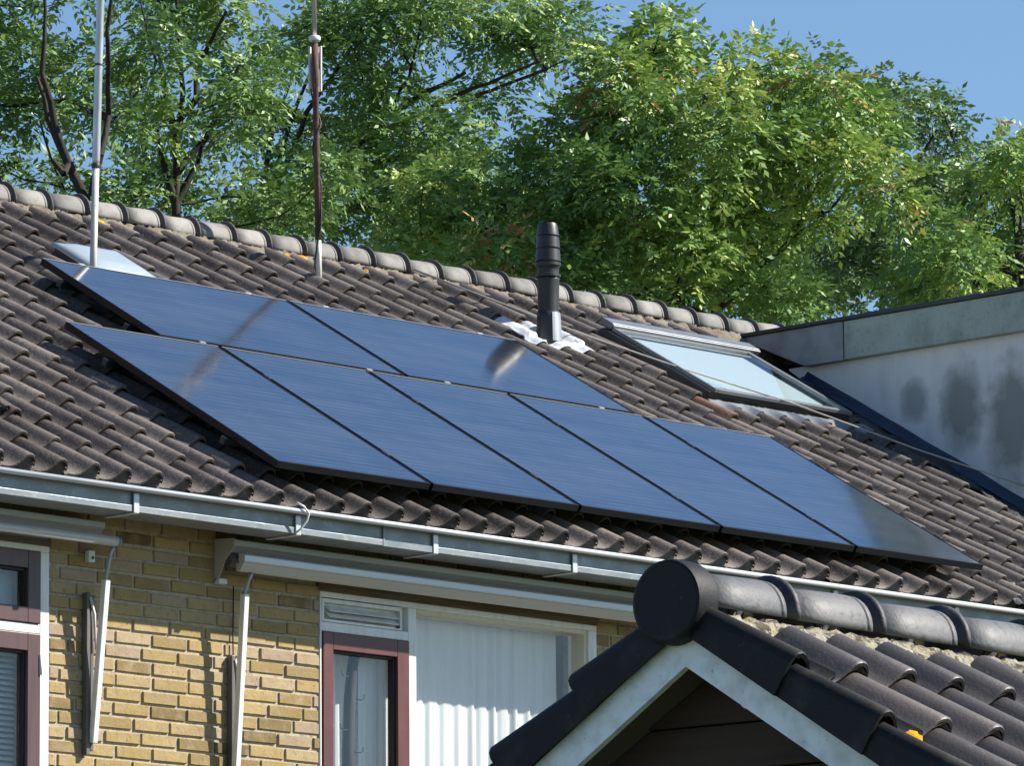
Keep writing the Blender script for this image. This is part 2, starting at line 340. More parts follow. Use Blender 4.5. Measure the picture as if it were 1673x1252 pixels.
crests = [-.038 + TW*k for k in range(-23, 52)]
def keep_main(c, v):
    if c > 6.98 and v > 1.2: return False
    if 5.62 < c - .05 and c < 6.78 and 2.72 < v < 3.72: return False     # roof window opening
    return True
rng = random.Random(11)
mb = MB()
skip = set()
tiles(mb, rf, crests, 14, TG, .345, -.190, .068, .030, .016, TW, V0, True, keep_main, rng, top=.215, red=[(52, 8)])
roof = mb.build('roof', M['tile'], house)
mb = MB()
mb.box((HX0, V0 + .03, -.300), (HX1, 4.22, -.215), rf)
YR = 3.72
zr = rf(0, 4.215, -.215)
mb.poly([(HX0, YR, zr[2]), (HX1, YR, zr[2]), (HX1, 7.6, -.5), (HX0, 7.6, -.5)])
mb.build('roof_deck', M['dark_wood'], roof)

# ridge tiles
ZC = 1.972
def ridge_tile(mb, x0, ln, cy, cz, r, tone, f=lambda x, y, z: (x, y, z), a0=-100, a1=100):
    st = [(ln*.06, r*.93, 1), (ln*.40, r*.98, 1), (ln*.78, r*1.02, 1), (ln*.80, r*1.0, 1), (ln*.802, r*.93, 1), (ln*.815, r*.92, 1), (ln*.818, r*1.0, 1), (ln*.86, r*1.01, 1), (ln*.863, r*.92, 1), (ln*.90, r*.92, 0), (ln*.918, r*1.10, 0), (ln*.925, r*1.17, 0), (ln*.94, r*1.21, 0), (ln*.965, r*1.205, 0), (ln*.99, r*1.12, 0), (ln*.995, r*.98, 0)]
    n = 18
    rings = []
    for x, rr, bright in st:
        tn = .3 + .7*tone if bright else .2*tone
        rings.append([mb.vert(f(x0 + x, cy + rr*math.sin(R(a0 + (a1-a0)*k/n)), cz + rr*math.cos(R(a0 + (a1-a0)*k/n))), tn) for k in range(n + 1)])
    for a, b in zip(rings, rings[1:]):
        for k in range(n): mb.face((a[k], b[k], b[k+1], a[k+1]), True)
rr = random.Random(5)
CAPL = .2665
k = 0
x = -4.55
while x < 8.9:
    mb = MB(); ridge_tile(mb, x, CAPL, YR + rr.uniform(-.006, .006), ZC - .004 + rr.uniform(-.006, .006), .096, rr.random(), a0=-96, a1=96)
    o = mb.build('ridge_tile', M['ridge'], roof); o['group'] = 'ridge tiles along the top of the long roof'
    md = o.modifiers.new('thick', 'SOLIDIFY'); md.thickness = .014; md.offset = -1
    x += CAPL
# bedding mortar between the top tiles and the ridge
def lumpy_strip(mb, f, s0, s1, ds, secs, amp, seed):
    """secs: list of (t, h) across; follows s with random lumps"""
    rr = random.Random(seed)
    prev = None
    n = int((s1 - s0)/ds)
    for i in range(n + 1):
        s = s0 + i*ds
        row = [mb.vert(f(s, t + rr.uniform(-amp, amp), h + rr.uniform(-amp, amp)*.8)) for t, h in secs]
        if prev:
            for a in range(len(row) - 1): mb.face((prev[a], row[a], row[a+1], prev[a+1]), True)
        prev = row
mb = MB()
lumpy_strip(mb, rf, -4.5, 8.8, .021, [(3.97, -.225), (4.0, -.185), (4.03, -.155), (4.06, -.135), (4.085, -.124), (4.11, -.120), (4.15, -.135)], .013, 3)
mb.build('mortar_bedding', M['mortar_bed'], roof)
# orange lichen cushions on the bedding
def lichen(mb, f, s, t, h, rs, rt, seed, hh=.006):
    rr = random.Random(seed); n = 12
    c = mb.vert(f(s, t, h + hh))
    r1 = [mb.vert(f(s + rs*.6*math.cos(2*math.pi*i/n)*rr.uniform(.7, 1.2), t + rt*.6*math.sin(2*math.pi*i/n)*rr.uniform(.7, 1.2), h + hh*rr.uniform(.5, 1.2))) for i in range(n)]
    r2 = [mb.vert(f(s + rs*math.cos(2*math.pi*i/n)*rr.uniform(.65, 1.25), t + rt*math.sin(2*math.pi*i/n)*rr.uniform(.65, 1.25), h - .012)) for i in range(n)]
    for i in range(n):
        j = (i + 1) % n
        mb.face((c, r1[i], r1[j]), True); mb.face((r1[i], r2[i], r2[j], r1[j]), True)
mb = MB()
for i, (s, t, rs, rt) in enumerate([(2.13, 4.045, .055, .055), (3.80, 4.05, .05, .03), (3.66, 4.06, .035, .03), (4.13, 4.02, .04, .035), (2.99, 4.04, .03, .02), (4.55, 4.06, .025, .02), (3.52, 4.05, .03, .018)]):
    mb = MB(); lichen(mb, rf, s, t + .025, -.126, rs, rt, i); o = mb.build('lichen', M['lichen'], roof); o['group'] = 'orange lichen cushions under the ridge'
# ventilation tile with open tubes near the left eave
mb = MB()
vu, vv = -1.205, .545
mb.box((vu - .085, vv - .01, -.165), (vu + .075, vv + .16, -.105), rf)
for a, b in ((-.06, -.118), (-.06, -.152), (-.018, -.108), (-.012, -.146), (.03, -.122), (.038, -.156)):
    mb.tube([rf(vu + a, vv + .02, b), rf(vu + a, vv - .035, b)], .019, 10, caps=False)
    mb.tube([rf(vu + a, vv + .0, b), rf(vu + a, vv - .034, b)], .013, 10, caps=True, mi=1)
mb.build('vent_tile', [M['tile'], M['rubber']], roof, bevel=.008)
# dark sheet standing in for a shadow on the lowest right tiles, and the black gutter strip beside the dormer
mb = MB()
def bumpy_grid(mb, f, s0, s1, t0, t1, ns, nt, hfun, smooth=True):
    g = [[mb.vert(f(s0 + (s1-s0)*i/ns, t0 + (t1-t0)*j/nt, hfun(s0 + (s1-s0)*i/ns, t0 + (t1-t0)*j/nt))) for j in range(nt + 1)] for i in range(ns + 1)]
    for i in range(ns):
        for j in range(nt): mb.face((g[i][j], g[i+1][j], g[i+1][j+1], g[i][j+1]), smooth)
def main_h(u, v):
    d = ((u + .038)/TW + .8) % 1. - .8
    r = ((v - V0)/TG) % 1.
    return -.190 + max(0, float(np.interp(d*.19, [p[0] for p in TPROF], [p[1] for p in TPROF]))) + .030*(1 - r)
bumpy_grid(mb, rf, 5.26, 5.75, -.17, .22, 24, 16, lambda u, v: main_h(u, v)*.55 - .062 + .008*mnoise.noise(Vector((u*9, v*9, 2))))
mb.build('shadow_sheet', M['lead_and_shade'], roof)
mb = MB()
bumpy_grid(mb, rf, 6.93, 7.335, 1.2, 3.72, 12, 70, lambda u, v: -.180 + .030*mnoise.noise(Vector((u*7, v*4, 1))) + .02*mnoise.noise(Vector((u*22, v*12, 5))) + (.04 if u < 7.02 else 0))
mb.build('valley_lining', M['lead_and_shade'], roof)

add_cell_lines(M['pv_glass'], (0, CT, ST), .052, .010, (.085, .095, .11), .85)
# gutter
def gx(x, y, z): return (x, y, z)
mb = MB()
prof = [(-.10, -.264), (-.10, -.320), (-.108, -.321), (-.108, -.350), (.085, -.350), (.085, -.20), (.078, -.20), (.078, -.343), (-.098, -.343), (-.093, -.258), (-.150, -.249), (-.151, -.255)]
mb.prism(prof, -4.6, 8.2, lambda s, a, b: (s, a, b))
gut = mb.build('gutter', M['zinc'], house, bevel=.002)
mb = MB(); mb.tube([(-4.6, -.150, -.2515), (8.2, -.150, -.2515)], .0125, 12); mb.build('rolled_edge', M['zinc_bead'], gut)
mb = MB(); mb.box((.572, -.1105, -.352), (.580, .08, -.266)); mb.box((.580, -.1102, -.3515), (.9, -.1085, -.322)); mb.build('joint_cover', M['zinc'], gut)
mb = MB()
mb.box((-.016, -.116, -.356), (.016, -.1085, -.270)); mb.box((-.014, -.1075, -.358), (.014, .09, -.3515)); mb.box((-.014, -.116, -.270), (.014, -.1005, -.2645))
br = mb.build('gutter_bracket', M['zinc_bead'], gut, bevel=.002)
xs = [-.988, .018, .915, 1.865, 2.82, 3.77, 4.72, 5.67, 6.62, -1.96, -2.92, -3.88]
br.location.x = xs[0]; br['group'] = 'gutter brackets'
for x in xs[1:]: shifted(br, (x - xs[0], 0, 0))
# soffit board closing the eave behind the gutter
mb = MB(); mb.box((-4.6, .087, -.235), (8.2, .45, -.205)); mb.build('soffit', M['dark_wood'], house)

# brick wall with openings
OPEN = [(-2.205, -1.16, -2.05, -.455), (.524, 2.424, -2.9, -.455)]
mb = MB(); rb = random.Random(21)
BW, BH, CW, CH = .2105, .0505, .2265, .0652
ztop = -.31
def subtract(x0, x1, z):
    segs = [(x0, x1)]
    for a, b, c, d in OPEN:
        if c - .01 < z < d - .01:
            ns = []
            for p, q in segs:
                if q <= a or p >= b: ns.append((p, q)); continue
                if p < a: ns.append((p, a))
                if q > b: ns.append((b, q))
            segs = ns
    return segs
row = 0; z = ztop
while z > GZ + .1:
    z0 = z - BH
    cols = (-4.6, 10.5) if z > -3.0 else (-4.6, 6.0)
    x = cols[0] - (.113 if row % 2 else 0) - rb.uniform(0, .02) + (.055 if row % 3 == 0 else 0)
    while x < cols[1]:
        half = rb.random() < .06
        w_ = BW*.49 if half else BW
        for a, b in subtract(x, x + w_, z - BH/2):
            if b - a < .03: continue
            tone = min(1, max(0, rb.gauss(.55, .24)))
            dx, dy, dz = rb.uniform(-.003, .003), rb.uniform(-.003, .002), rb.uniform(-.0025, .0025)
            p = [(a + dx, YW + dy, z0 + dz), (b + dx, YW + dy, z0 + dz + rb.uniform(-.002, .002)), (b + dx, YW + dy + rb.uniform(-.002, .002), z + dz), (a + dx, YW + dy, z + dz + rb.uniform(-.002, .002))]
            i4 = [(p_[0] + (.0025 if q in (0, 3) else -.0025), p_[1], p_[2] + (.0025 if q < 2 else -.0025)) for q, p_ in enumerate(p)]
            o4 = [(p_[0], YW + .004, p_[2]) for p_ in p]; bk = [(p_[0], YW + .02, p_[2]) for p_ in p]
            F = [mb.vert(v, tone) for v in i4]; O = [mb.vert(v, tone) for v in o4]; K = [mb.vert(v, tone) for v in bk]
            mb.face(F)
            for q in range(4):
                j = (q + 1) % 4
                mb.face((O[q], O[j], F[j], F[q])); mb.face((K[q], K[j], O[j], O[q]))
        x += (CW if not half else CW*.5) 
    z -= CH; row += 1
# mortar field behind the brick faces, with the openings and reveals
ym = YW + .0088
zs = sorted({GZ, -.21, *[o[2] for o in OPEN], *[o[3] for o in OPEN]}); xs_ = sorted({HX0, HX1, *[o[0] for o in OPEN], *[o[1] for o in OPEN]})
for xa, xb in zip(xs_, xs_[1:]):
    for za, zb in zip(zs, zs[1:]):
        if any(o[0] <= xa and xb <= o[1] and o[2] <= za and zb <= o[3] for o in OPEN): continue
        mb.poly([(xa, ym, za), (xb, ym, za), (xb, ym, zb), (xa, ym, zb)], mi=1)
for a, b, c, d in OPEN:
    mb.poly([(a, ym, c), (a, ym, d), (a, ym + .22, d), (a, ym + .22, c)], mi=1); mb.poly([(b, ym, d), (b, ym, c), (b, ym + .22, c), (b, ym + .22, d)], mi=1)
    mb.poly([(a, ym, c), (a, ym + .22, c), (b, ym + .22, c), (b, ym, c)], mi=1); mb.poly([(a, ym, d), (b, ym, d), (b, ym + .22, d), (a, ym + .22, d)], mi=1)
wall = mb.build('wall', [M['brick'], M['mortar']], house)
# the rest of the shell: end walls, back, inner floor and ceiling
mb = MB()
mb.poly([(HX0, .29, GZ), (HX0, 7.4, GZ), (HX0, 7.4, -.6), (HX0, 3.72, 1.75), (HX0, .29, -.21)])
mb.poly([(HX1, .29, GZ), (HX1, .29, -.21), (HX1, 3.72, 1.75), (HX1, 7.4, -.6), (HX1, 7.4, GZ)])
mb.poly([(HX0, 7.4, GZ), (HX1, 7.4, GZ), (HX1, 7.4, -.6), (HX0, 7.4, -.6)])
mb.build('end_walls', M['brick'], house)
mb = MB()
mb.poly([(HX0, .30, -.30), (HX1, .30, -.30), (HX1, 4.2, -.30), (HX0, 4.2, -.30)]); mb.poly([(HX0, .30, -3.1), (HX1, .30, -3.1), (HX1, 4.2, -3.1), (HX0, 4.2, -3.1)])
mb.poly([(HX0, 4.2, -3.1), (HX1, 4.2, -3.1), (HX1, 4.2, -.30), (HX0, 4.2, -.30)])
for x in (HX0 + .02, -.4, HX1 - .02): mb.poly([(x, .5, -3.1), (x, 4.2, -3.1), (x, 4.2, -.3), (x, .5, -.3)])
mb.build('room', M['room'], house)

# ---- left window: white frame, purple-brown sashes
def frame_rect(mb, x0, x1, z0, z1, wl, wr, wb, wt, y0, y1, mi=0):
    mb.box((x0, y0, z0), (x0 + wl, y1, z1), mi=mi); mb.box((x1 - wr, y0, z0), (x1, y1, z1), mi=mi)
    mb.box((x0 + wl, y0 + .0005, z1 - wt), (x1 - wr, y1 - .0005, z1), mi=mi); mb.box((x0 + wl, y0 + .0005, z0), (x1 - wr, y1 - .0005, z0 + wb), mi=mi)
y0 = YW - .004
def left_window(x0, x1):
    mb = MB()
    mb.box((x0, y0, -2.05), (x0 + .055, y0 + .09, -.513)); mb.box((x1 - .055, y0, -2.05), (x1, y0 + .09, -.513))
    mb.box((x0, y0, -.513), (x1, y0 + .09, -.485)); mb.box((x0, y0 + .001, -2.05), (x1, y0 + .089, -1.98)); mb.box((x0 + .055, y0 + .001, -.885), (x1 - .055, y0 + .089, -.842))
    fr = mb.build('window', M['frame_white'], house, bevel=.003)
    for za, zb in ((-.842, -.513), (-1.98, -.885)):
        mb = MB(); frame_rect(mb, x0 + .057, x1 - .058, za + .003, zb - .003, .085, .075, .07, .078, y0 - .008, y0 + .05)
        mb.box((x0 + .142, y0 + .012, za + .073), (x0 + .150, y0 + .04, zb - .081), mi=1); mb.box((x1 - .142, y0 + .012, za + .073), (x1 - .133, y0 + .04, zb - .081), mi=1)
        mb.box((x0 + .15, y0 + .012, zb - .094), (x1 - .142, y0 + .04, zb - .081), mi=1)
        mb.build('sash', [M['sash_brown'], M['rubber']], fr, bevel=.0025)
        mb = MB(); mb.poly([(x0 + .14, y0 + .03, za + .07), (x1 - .132, y0 + .03, za + .07), (x1 - .132, y0 + .03, zb - .08), (x0 + .14, y0 + .03, zb - .08)])
        mb.build('pane', M['glass'], fr)
    mb = MB(); mb.tube([(x1 - .058, y0 - .010, -1.07), (x1 - .058, y0 - .010, -.98)], .008, 8); mb.build('hinge', M['frame_white'], fr)
    mb = MB(); mb.box((x0 - .02, YW - .003, -.485), (x1 + .012, YW + .06, -.455)); mb.build('lintel_board', M['wood_lintel'], fr)
    return fr
left_window(-2.20, -1.166)
# ---- right window: louvre and red-framed casement on the left, one wide fixed pane beside it
mb = MB()
X0, X1 = .527, 2.419
mb.box((X0, y0, -2.9), (X0 + .012, y0 + .09, -.555))
mb.box((X0, y0, -.555), (X1, y0 + .09, -.528))
mb.box((1.112, y0 + .0005, -2.9), (1.165, y0 + .09, -.555)); mb.box((2.362, y0 + .0005, -2.9), (X1, y0 + .09, -.555))
mb.box((X0 + .012, y0 + .001, -.716), (1.112, y0 + .088, -.672)); mb.box((X0 + .012, y0 + .001, -2.9), (2.362, y0 + .088, -2.82))
fr = mb.build('window', M['frame_white'], house, bevel=.003)
fr['label'] = 'window with a louvre and a dark red casement beside one wide pane'
mb = MB()
mb.box((2.340, y0 + .012, -2.82), (2.361, y0 + .12, -.556)); mb.box((1.166, y0 + .012, -.575), (2.340, y0 + .12, -.556))
mb.build('inner_lining', M['frame_cream'], fr)
mb = MB(); frame_rect(mb, .541, 1.110, -2.80, -.718, .066, .078, .08, .082, y0 - .008, y0 + .055)
mb.box((1.020, y0 + .010, -2.72), (1.032, y0 + .05, -.802), mi=1); mb.box((.607, y0 + .010, -.812), (1.020, y0 + .05, -.801), mi=1)
mb.build('casement', [M['sash_red'], M['rubber']], fr, bevel=.003)
mb = MB(); mb.poly([(.605, y0 + .035, -2.73), (1.034, y0 + .035, -2.73), (1.034, y0 + .035, -.799), (.605, y0 + .035, -.799)]); mb.build('pane', M['glass'], fr)
mb = MB(); mb.poly([(1.164, y0 + .055, -2.82), (2.341, y0 + .055, -2.82), (2.341, y0 + .055, -.574), (1.164, y0 + .055, -.574)]); mb.build('pane', M['glass'], fr)
mb = MB()
mb.box((.541, y0 + .035, -.67), (1.111, y0 + .06, -.556))
frame_rect(mb, .543, 1.070, -.670, -.560, .012, .012, .012, .018, y0 + .002, y0 + .034)
for zz in (-.600, -.628):
    mb.prism([(y0 - .012, zz - .018), (y0 - .008, zz - .021), (y0 + .03, zz + .006), (y0 + .03, zz + .012)], .585, 1.04, lambda s, a, b: (s, a, b))
mb.box((1.03, y0 - .012, -.662), (1.045, y0 + .0, -.652), mi=1)
mb.build('louvre', [M['frame_white'], M['rubber']], fr, bevel=.0015)
mb = MB(); mb.box((.515, YW - .003, -.527), (2.43, YW + .06, -.455)); mb.box((.515, YW - .012, -.505), (2.43, YW - .0035, -.490)); mb.build('lintel_board', M['wood_lintel'], fr)

# ---- roof window at the right
mb = MB()
RU0, RU1, RV0, RV1 = 5.585, 6.775, 2.665, 3.60
mb2 = MB()
def fr_uv(mb, x0, x1, z0, z1, wl, wr, wb, wt, h0, h1, mi=0):
    mb.box((x0, z0, h0), (x0 + wl, z1, h1), rf, mi); mb.box((x1 - wr, z0, h0), (x1, z1, h1), rf, mi)
    mb.box((x0 + wl, z1 - wt, h0), (x1 - wr, z1, h1), rf, mi); mb.box((x0 + wl, z0, h0), (x1 - wr, z0 + wb, h1), rf, mi)
fr_uv(mb2, RU0, RU1, RV0, RV1, .05, .05, .05, .05, -.20, -.088)
rwf = mb2.build('roof_window', M['rw_dark'], house, bevel=.004)
rwf['label'] = 'wide roof window with a pale blind beside the dormer'
mb = MB(); fr_uv(mb, RU0 + .025, RU1 - .008, RV0 - .012, RV1 - .05, .022, .038, .035, .03, -.085, -.062); mb.build('sash', M['rw_frame'], rwf, bevel=.003)
mb = MB()
mb.box((RU0 + .02, RV1 - .045, -.078), (RU1 + .08, RV1 + .055, -.040), rf); mb.box((RU0 + .02, RV1 - .058, -.062), (RU1 + .08, RV1 - .045, -.046), rf)
mb.build('top_cover', M['rw_frame'], rwf, bevel=.010, segs=3)
mb = MB(); mb.poly([rf(RU0 + .046, RV0 + .022, -.070), rf(RU1 - .045, RV0 + .022, -.070), rf(RU1 - .045, RV1 - .079, -.070), rf(RU0 + .046, RV1 - .079, -.070)]); mb.build('pane', M['glass'], rwf)
mb = MB(); mb.poly([rf(RU0 + .04, RV0 + .02, -.1), rf(RU1 - .04, RV0 + .02, -.1), rf(RU1 - .04, RV1 - .07, -.1), rf(RU0 + .04, RV1 - .07, -.1)]); mb.build('roller_blind', M['rw_blind'], rwf)
mb = MB()
mb.box((RU0 - .02, RV0 - .062, -.165), (RU1 + .06, RV0 - .050, -.118), rf)
bumpy_grid(mb, rf, RU0 - .05, RU1 + .10, RV0 - .17, RV0 - .05, 60, 6, lambda u, v: max(main_h(u, v) + .008, -.115 - .25*(RV0 - .05 - v)) + .004*mnoise.noise(Vector((u*30, v*30, 3))))
mb.box((RU0 - .05, RV0 - .05, -.19), (RU0 - .003, RV1 + .05, -.150), rf); mb.box((RU1 + .003, RV0 - .05, -.19), (RU1 + .075, RV1 + .05, -.125), rf)
mb.build('flashing', M['rw_frame'], rwf)

# ---- small hatch at the left
mb = MB()
HU0, HU1, HV0, HV1 = 1.205, 1.665, 2.935, 3.325
n = 10
g = [[mb.vert(rf(HU0 + (HU1-HU0)*i/n, HV0 + (HV1-HV0)*j/n, -.074 + .030*min(1, 2.5*(1-abs(2*i/n-1)))*min(1, 2.5*(1-abs(2*j/n-1))))) for j in range(n+1)] for i in range(n+1)]
for i in range(n):
    for j in range(n): mb.face((g[i][j], g[i+1][j], g[i+1][j+1], g[i][j+1]), True)
edge = [(i, 0) for i in range(n)] + [(n, j) for j in range(n)] + [(i, n) for i in range(n, 0, -1)] + [(0, j) for j in range(n, 0, -1)]
lo = [mb.vert(rf(HU0 + (HU1-HU0)*i/n, HV0 + (HV1-HV0)*j/n, -.094)) for i, j in edge]; hi = [g[i][j] for i, j in edge]
for q in range(len(edge)): mb.face((lo[q], lo[(q+1) % len(edge)], hi[(q+1) % len(edge)], hi[q]))
hat = mb.build('roof_hatch', M['hatch'], house)
hat['label'] = 'small pale blue-white roof hatch behind the bare steel mast'
mb = MB(); mb.box((HU0 + .02, HV0 + .02, -.2), (HU1 - .02, HV1 - .02, -.0945), rf); mb.box((HU0 - .06, HV0 - .09, -.19), (HU1 + .12, HV0 + .0, -.118), rf); mb.build('hatch_curb', M['rw_dark'], hat)

# ---- flue
FB = Vector((4.90, 2.93, 1.575))
mb = MB()
def lathe(mb, base, prof, n=24, tone=.5, mi=0):
    rings = [[mb.vert((base[0] + r*math.cos(2*math.pi*k/n), base[1] + r*math.sin(2*math.pi*k/n), base[2] + z), tone) for k in range(n)] for r, z in prof]
    for a, b in zip(rings, rings[1:]):
        for k in range(n):
            j = (k + 1) % n; mb.face((a[k], a[j], b[j], b[k]), True, mi)
    mb.face(rings[-1], False, mi); mb.face(rings[0][::-1], False, mi)
lathe(mb, FB, [(.055, -.16), (.058, .10), (.0595, .20), (.0615, .30), (.0635, .312)])
fl = mb.build('flue_pipe', M['flue'], house)
fl['label'] = 'black plastic flue pipe with a ribbed cowl'
mb = MB()
lathe(mb, FB, [(.062, .313), (.0705, .316), (.0705, .332), (.060, .336), (.060, .352), (.0625, .372), (.0725, .380), (.0725, .396), (.060, .400), (.060, .404), (.0715, .405), (.066, .470), (.058, .474), (.058, .480), (.0675, .481), (.0625, .540), (.054, .544), (.054, .550), (.063, .551), (.0555, .606), (.052, .616), (.050, .620), (.035, .622)])
o = mb.build('cowl', M['flue'], fl)
e = o.modifiers.new('es', 'EDGE_SPLIT'); e.split_angle = R(50)
mb = MB(); lathe(mb, FB, [(.070, -.16), (.069, -.02), (.0655, .085), (.0640, .12), (.0585, .121)]); mb.build('collar', M['flue'], fl)
mb = MB()
th0 = R(-118)
rg = [[mb.vert((FB.x + r*math.cos(th0 + R(70)*k/8), FB.y + r*math.sin(th0 + R(70)*k/8), FB.z + z)) for k in range(9)] for r, z in ((.0735, -.05), (.0725, -.0), (.0680, .082), (.0655, .112))]
for a, b in zip(rg, rg[1:]):
    for k in range(8): mb.face((a[k], a[k+1], b[k+1], b[k]), True)
mb.build('collar_plate', M['steel'], fl)
mb = MB()
bumpy_grid(mb, rf, 4.66, 5.20, 3.165, 3.53, 64, 40, lambda u, v: main_h(u, v)*.6 - .036 + .006*mnoise.noise(Vector((u*16, v*16, 7))) + .0025*mnoise.noise(Vector((u*50, v*50, 9))))
o = mb.build('lead_flashing', M['lead'], fl)
md = o.modifiers.new('thick', 'SOLIDIFY'); md.thickness = .004

# ---- dormer at the right
DX, FX = 7.335, 7.275
ZT, ZB = 1.925, 1.70
DY = 1.30
mb = MB()
mb.poly([(DX, DY, .3), (DX, 3.3, 1.70), (DX, 3.3, ZB + .01), (DX, DY, ZB + .01)])
mb.poly([(DX, DY, .3), (DX, DY, ZB + .01), (10.4, DY, ZB + .01), (10.4, DY, .3)])
dor = mb.build('dormer', M['render'], house)
dor['label'] = 'flat-roofed dormer with a stained grey-white cheek'
mb = MB(); mb.box((FX, DY - .08, ZB), (FX + .06, 2.822, ZT)); mb.box((FX + .0605, DY - .08, ZB), (10.45, DY - .03, ZT)); mb.build('fascia', M['fascia_board'], dor, bevel=.003)
mb = MB()
mb.poly([(FX, 2.828, ZB), (FX, 2.828, ZT), (FX, 3.62, ZT), (FX, 3.62, ZT - .01), (FX, 3.13, ZB)]); mb.poly([(FX + .06, 2.828, ZB), (FX + .06, 3.13, ZB), (FX + .06, 3.62, ZT), (FX + .06, 2.828, ZT)])
mb.poly([(FX, 2.828, ZB), (FX, 3.13, ZB), (FX + .06, 3.13, ZB), (FX + .06, 2.828, ZB)])
mb.build('fascia_end', M['fascia_grey'], dor)
mb = MB(); mb.box((FX - .02, DY - .10, ZT + .002), (10.47, 3.70, ZT + .026)); mb.build('roof_edge', M['roof_trim'], dor, bevel=.006)
mb = MB(); mb.box((FX + .061, DY - .07, ZB - .012), (DX + .05, 3.05, ZB - .001)); mb.build('soffit_strip', M['soffit'], dor)
mb = MB()                                                     # upstand along the foot of the cheek, sky reflection put into its blue
g = []
for i in range(61):
    v = 1.35 + 2.22*i/60
    q = .006*mnoise.noise(Vector((v*3, 0, 4)))
    g.append([mb.vert(rf(7.292 + q, v, -.180)), mb.vert(rf(7.298 + q, v, -.166 + q)), mb.vert(rf(7.318, v, -.160 + q)), mb.vert(rf(7.3315, v, -.125 + q)), mb.vert(rf(7.3345, v, -.125 + q))])
for a, b in zip(g, g[1:]):
    for k in range(4): mb.face((a[k], b[k], b[k+1], a[k+1]), True)
mb.build('upstand', M['blue_sheet'], dor)
# damp stains on the cheek, thin irregular films of algae

# ------------------------------------------------------------------ solar panels
PH, PWD, GAPV, GAPU, OFF = 1.6878, 1.0, .0325, .02, .6405
def rel(fn, u0, v0): return lambda u, v, h: rf(u0 + u, v0 + v, h)
def make_panel(u0, v0, w, hgt, label, clamps, group):
    loc = rf(u0, v0, -.035)
    t = thing('solar_panel', loc, label, 'solar panel', group)
    f = rel(rf, u0, v0)
    mb = MB(); L_ = .011
    mb.box((0, 0, -.035), (L_, hgt, 0), f); mb.box((w - L_, 0, -.035), (w, hgt, 0), f)
    mb.box((L_, 0, -.035), (w - L_, L_, -.0002), f); mb.box((L_, hgt - L_, -.035), (w - L_, hgt, -.0002), f)
    mb.build('frame', M['pv_frame'], t, bevel=.0015)
    mb = MB(); mb.box((.002, hgt - .0055, -.003), (w - .002, hgt + .0006, .0008), f); mb.build('edge_glint', M['rim'], t)
    mb = MB(); mb.box((L_, L_, -.007), (w - L_, hgt - L_, -.0022), f); mb.build('glass', M['pv_glass'], t)
    for cu, cv, along, m in clamps:
        mb = MB()
        if along: mb.box((cu - .020, cv - .004, -.02), (cu + .020, cv + .012, .0035), f)
        else: mb.box((cu - .011, cv - .025, -.02), (cu + .011, cv + .025, .0035), f)
        mb.build('clamp', M[m], t, bevel=.002)
    return t
GRP = 'solar panels on the tiled roof'
names = ['upright black solar panel at the free lower left corner of the array', 'upright black solar panel second from the left, near the blurred mast reflection',
         'middle upright black solar panel of the lower row', 'fourth upright black solar panel along the lower row, below the flue reflection',
         'upright black solar panel at the right end, half of it mirroring the dormer']
cl = [(PWD + GAPU/2, .36, False, 'black_part'), (PWD + GAPU/2, 1.30, False, 'black_part')]
p0 = make_panel(0, 0, PWD, PH, names[0], cl, GRP)
for i in range(1, 5): dup(p0, ((PWD + GAPU)*i, 0, 0), names[i])
v1 = PH + GAPV
cl = [(.27, PWD + .004, True, 'bright_alu'), (1.42, PWD + .004, True, 'bright_alu'), (.27, -.016, True, 'bright_alu'), (1.42, -.016, True, 'bright_alu')]
q0 = make_panel(OFF, v1, PH, PWD, 'wide black solar panel of the upper row below the pale hatch', cl, GRP)
dup(q0, (PH + GAPU, 0, 0), 'wide black solar panel of the upper row mirroring the flue pipe')
for j, (ua, ub, v) in enumerate([(-.03, 5.12, .36), (-.03, 5.12, 1.30), (OFF - .03, OFF + 3.44, v1 + .22), (OFF - .03, OFF + 3.44, v1 + .78)]):
    lab = ['lower aluminium mounting rail under the lower row of panels', 'upper aluminium mounting rail under the lower row of panels',
           'lower aluminium mounting rail under the upper row of panels', 'upper aluminium mounting rail under the upper row of panels'][j]
    t = thing('mounting_rail', rf(ua, v, -.075), lab, 'mounting rail', 'rails under the panels')
    mb = MB(); mb.box((ua, v - .018, -.072), (ub, v + .018, -.0365), rf); mb.build('bar', M['black_part'], t)
    mb = MB(); mb.box((ua - .004, v - .016, -.070), (ua - .0005, v + .016, -.040), rf); mb.build('end_cap', M['dull'], t)
    x = ua + .25
    while x < ub:
        mb = MB(); mb.box((x - .018, v - .16, -.112), (x + .018, v + .02, -.1045), rf); mb.box((x - .018, v + .0, -.104), (x + .018, v + .016, -.0725), rf); mb.build('roof_hook', M['dull'], t)
        x += 1.2

# ------------------------------------------------------------------ masts and cables on the roof
rv = Vector((.694, -.720, 0))
b1 = Vector(rf(1.115, 2.80, -.165))
m1 = thing('antenna_mast', b1, 'bare steel mast with a pale foot in front of the roof hatch', 'mast')
axis = (Vector((0, 0, 1)) + rv*.0235).normalized()
mb = MB(); mb.tube([b1, b1 + axis*.25, b1 + axis*.66], [.018, .018, .0175], 14); mb.build('lower_tube', M['pole_pale'], m1)
mb = MB(); mb.tube([b1 + axis*.655, b1 + axis*.69, b1 + axis*.70, b1 + axis*1.9, b1 + axis*3.1], [.0185, .0195, .0205, .0205, .020], 14)
mb.build('upper_tube', M['steel'], m1)
mb = MB(); lathe(mb, b1 + axis*.65, [(.021, 0), (.0225, .004), (.0225, .02), (.0205, .024)], 14); mb.build('joint_ring', M['rw_dark'], m1)
mb = MB(); lathe(mb, b1 + axis*1.18, [(.0222, 0), (.0222, .012)], 14); mb.build('clamp_ring', M['rw_dark'], m1)
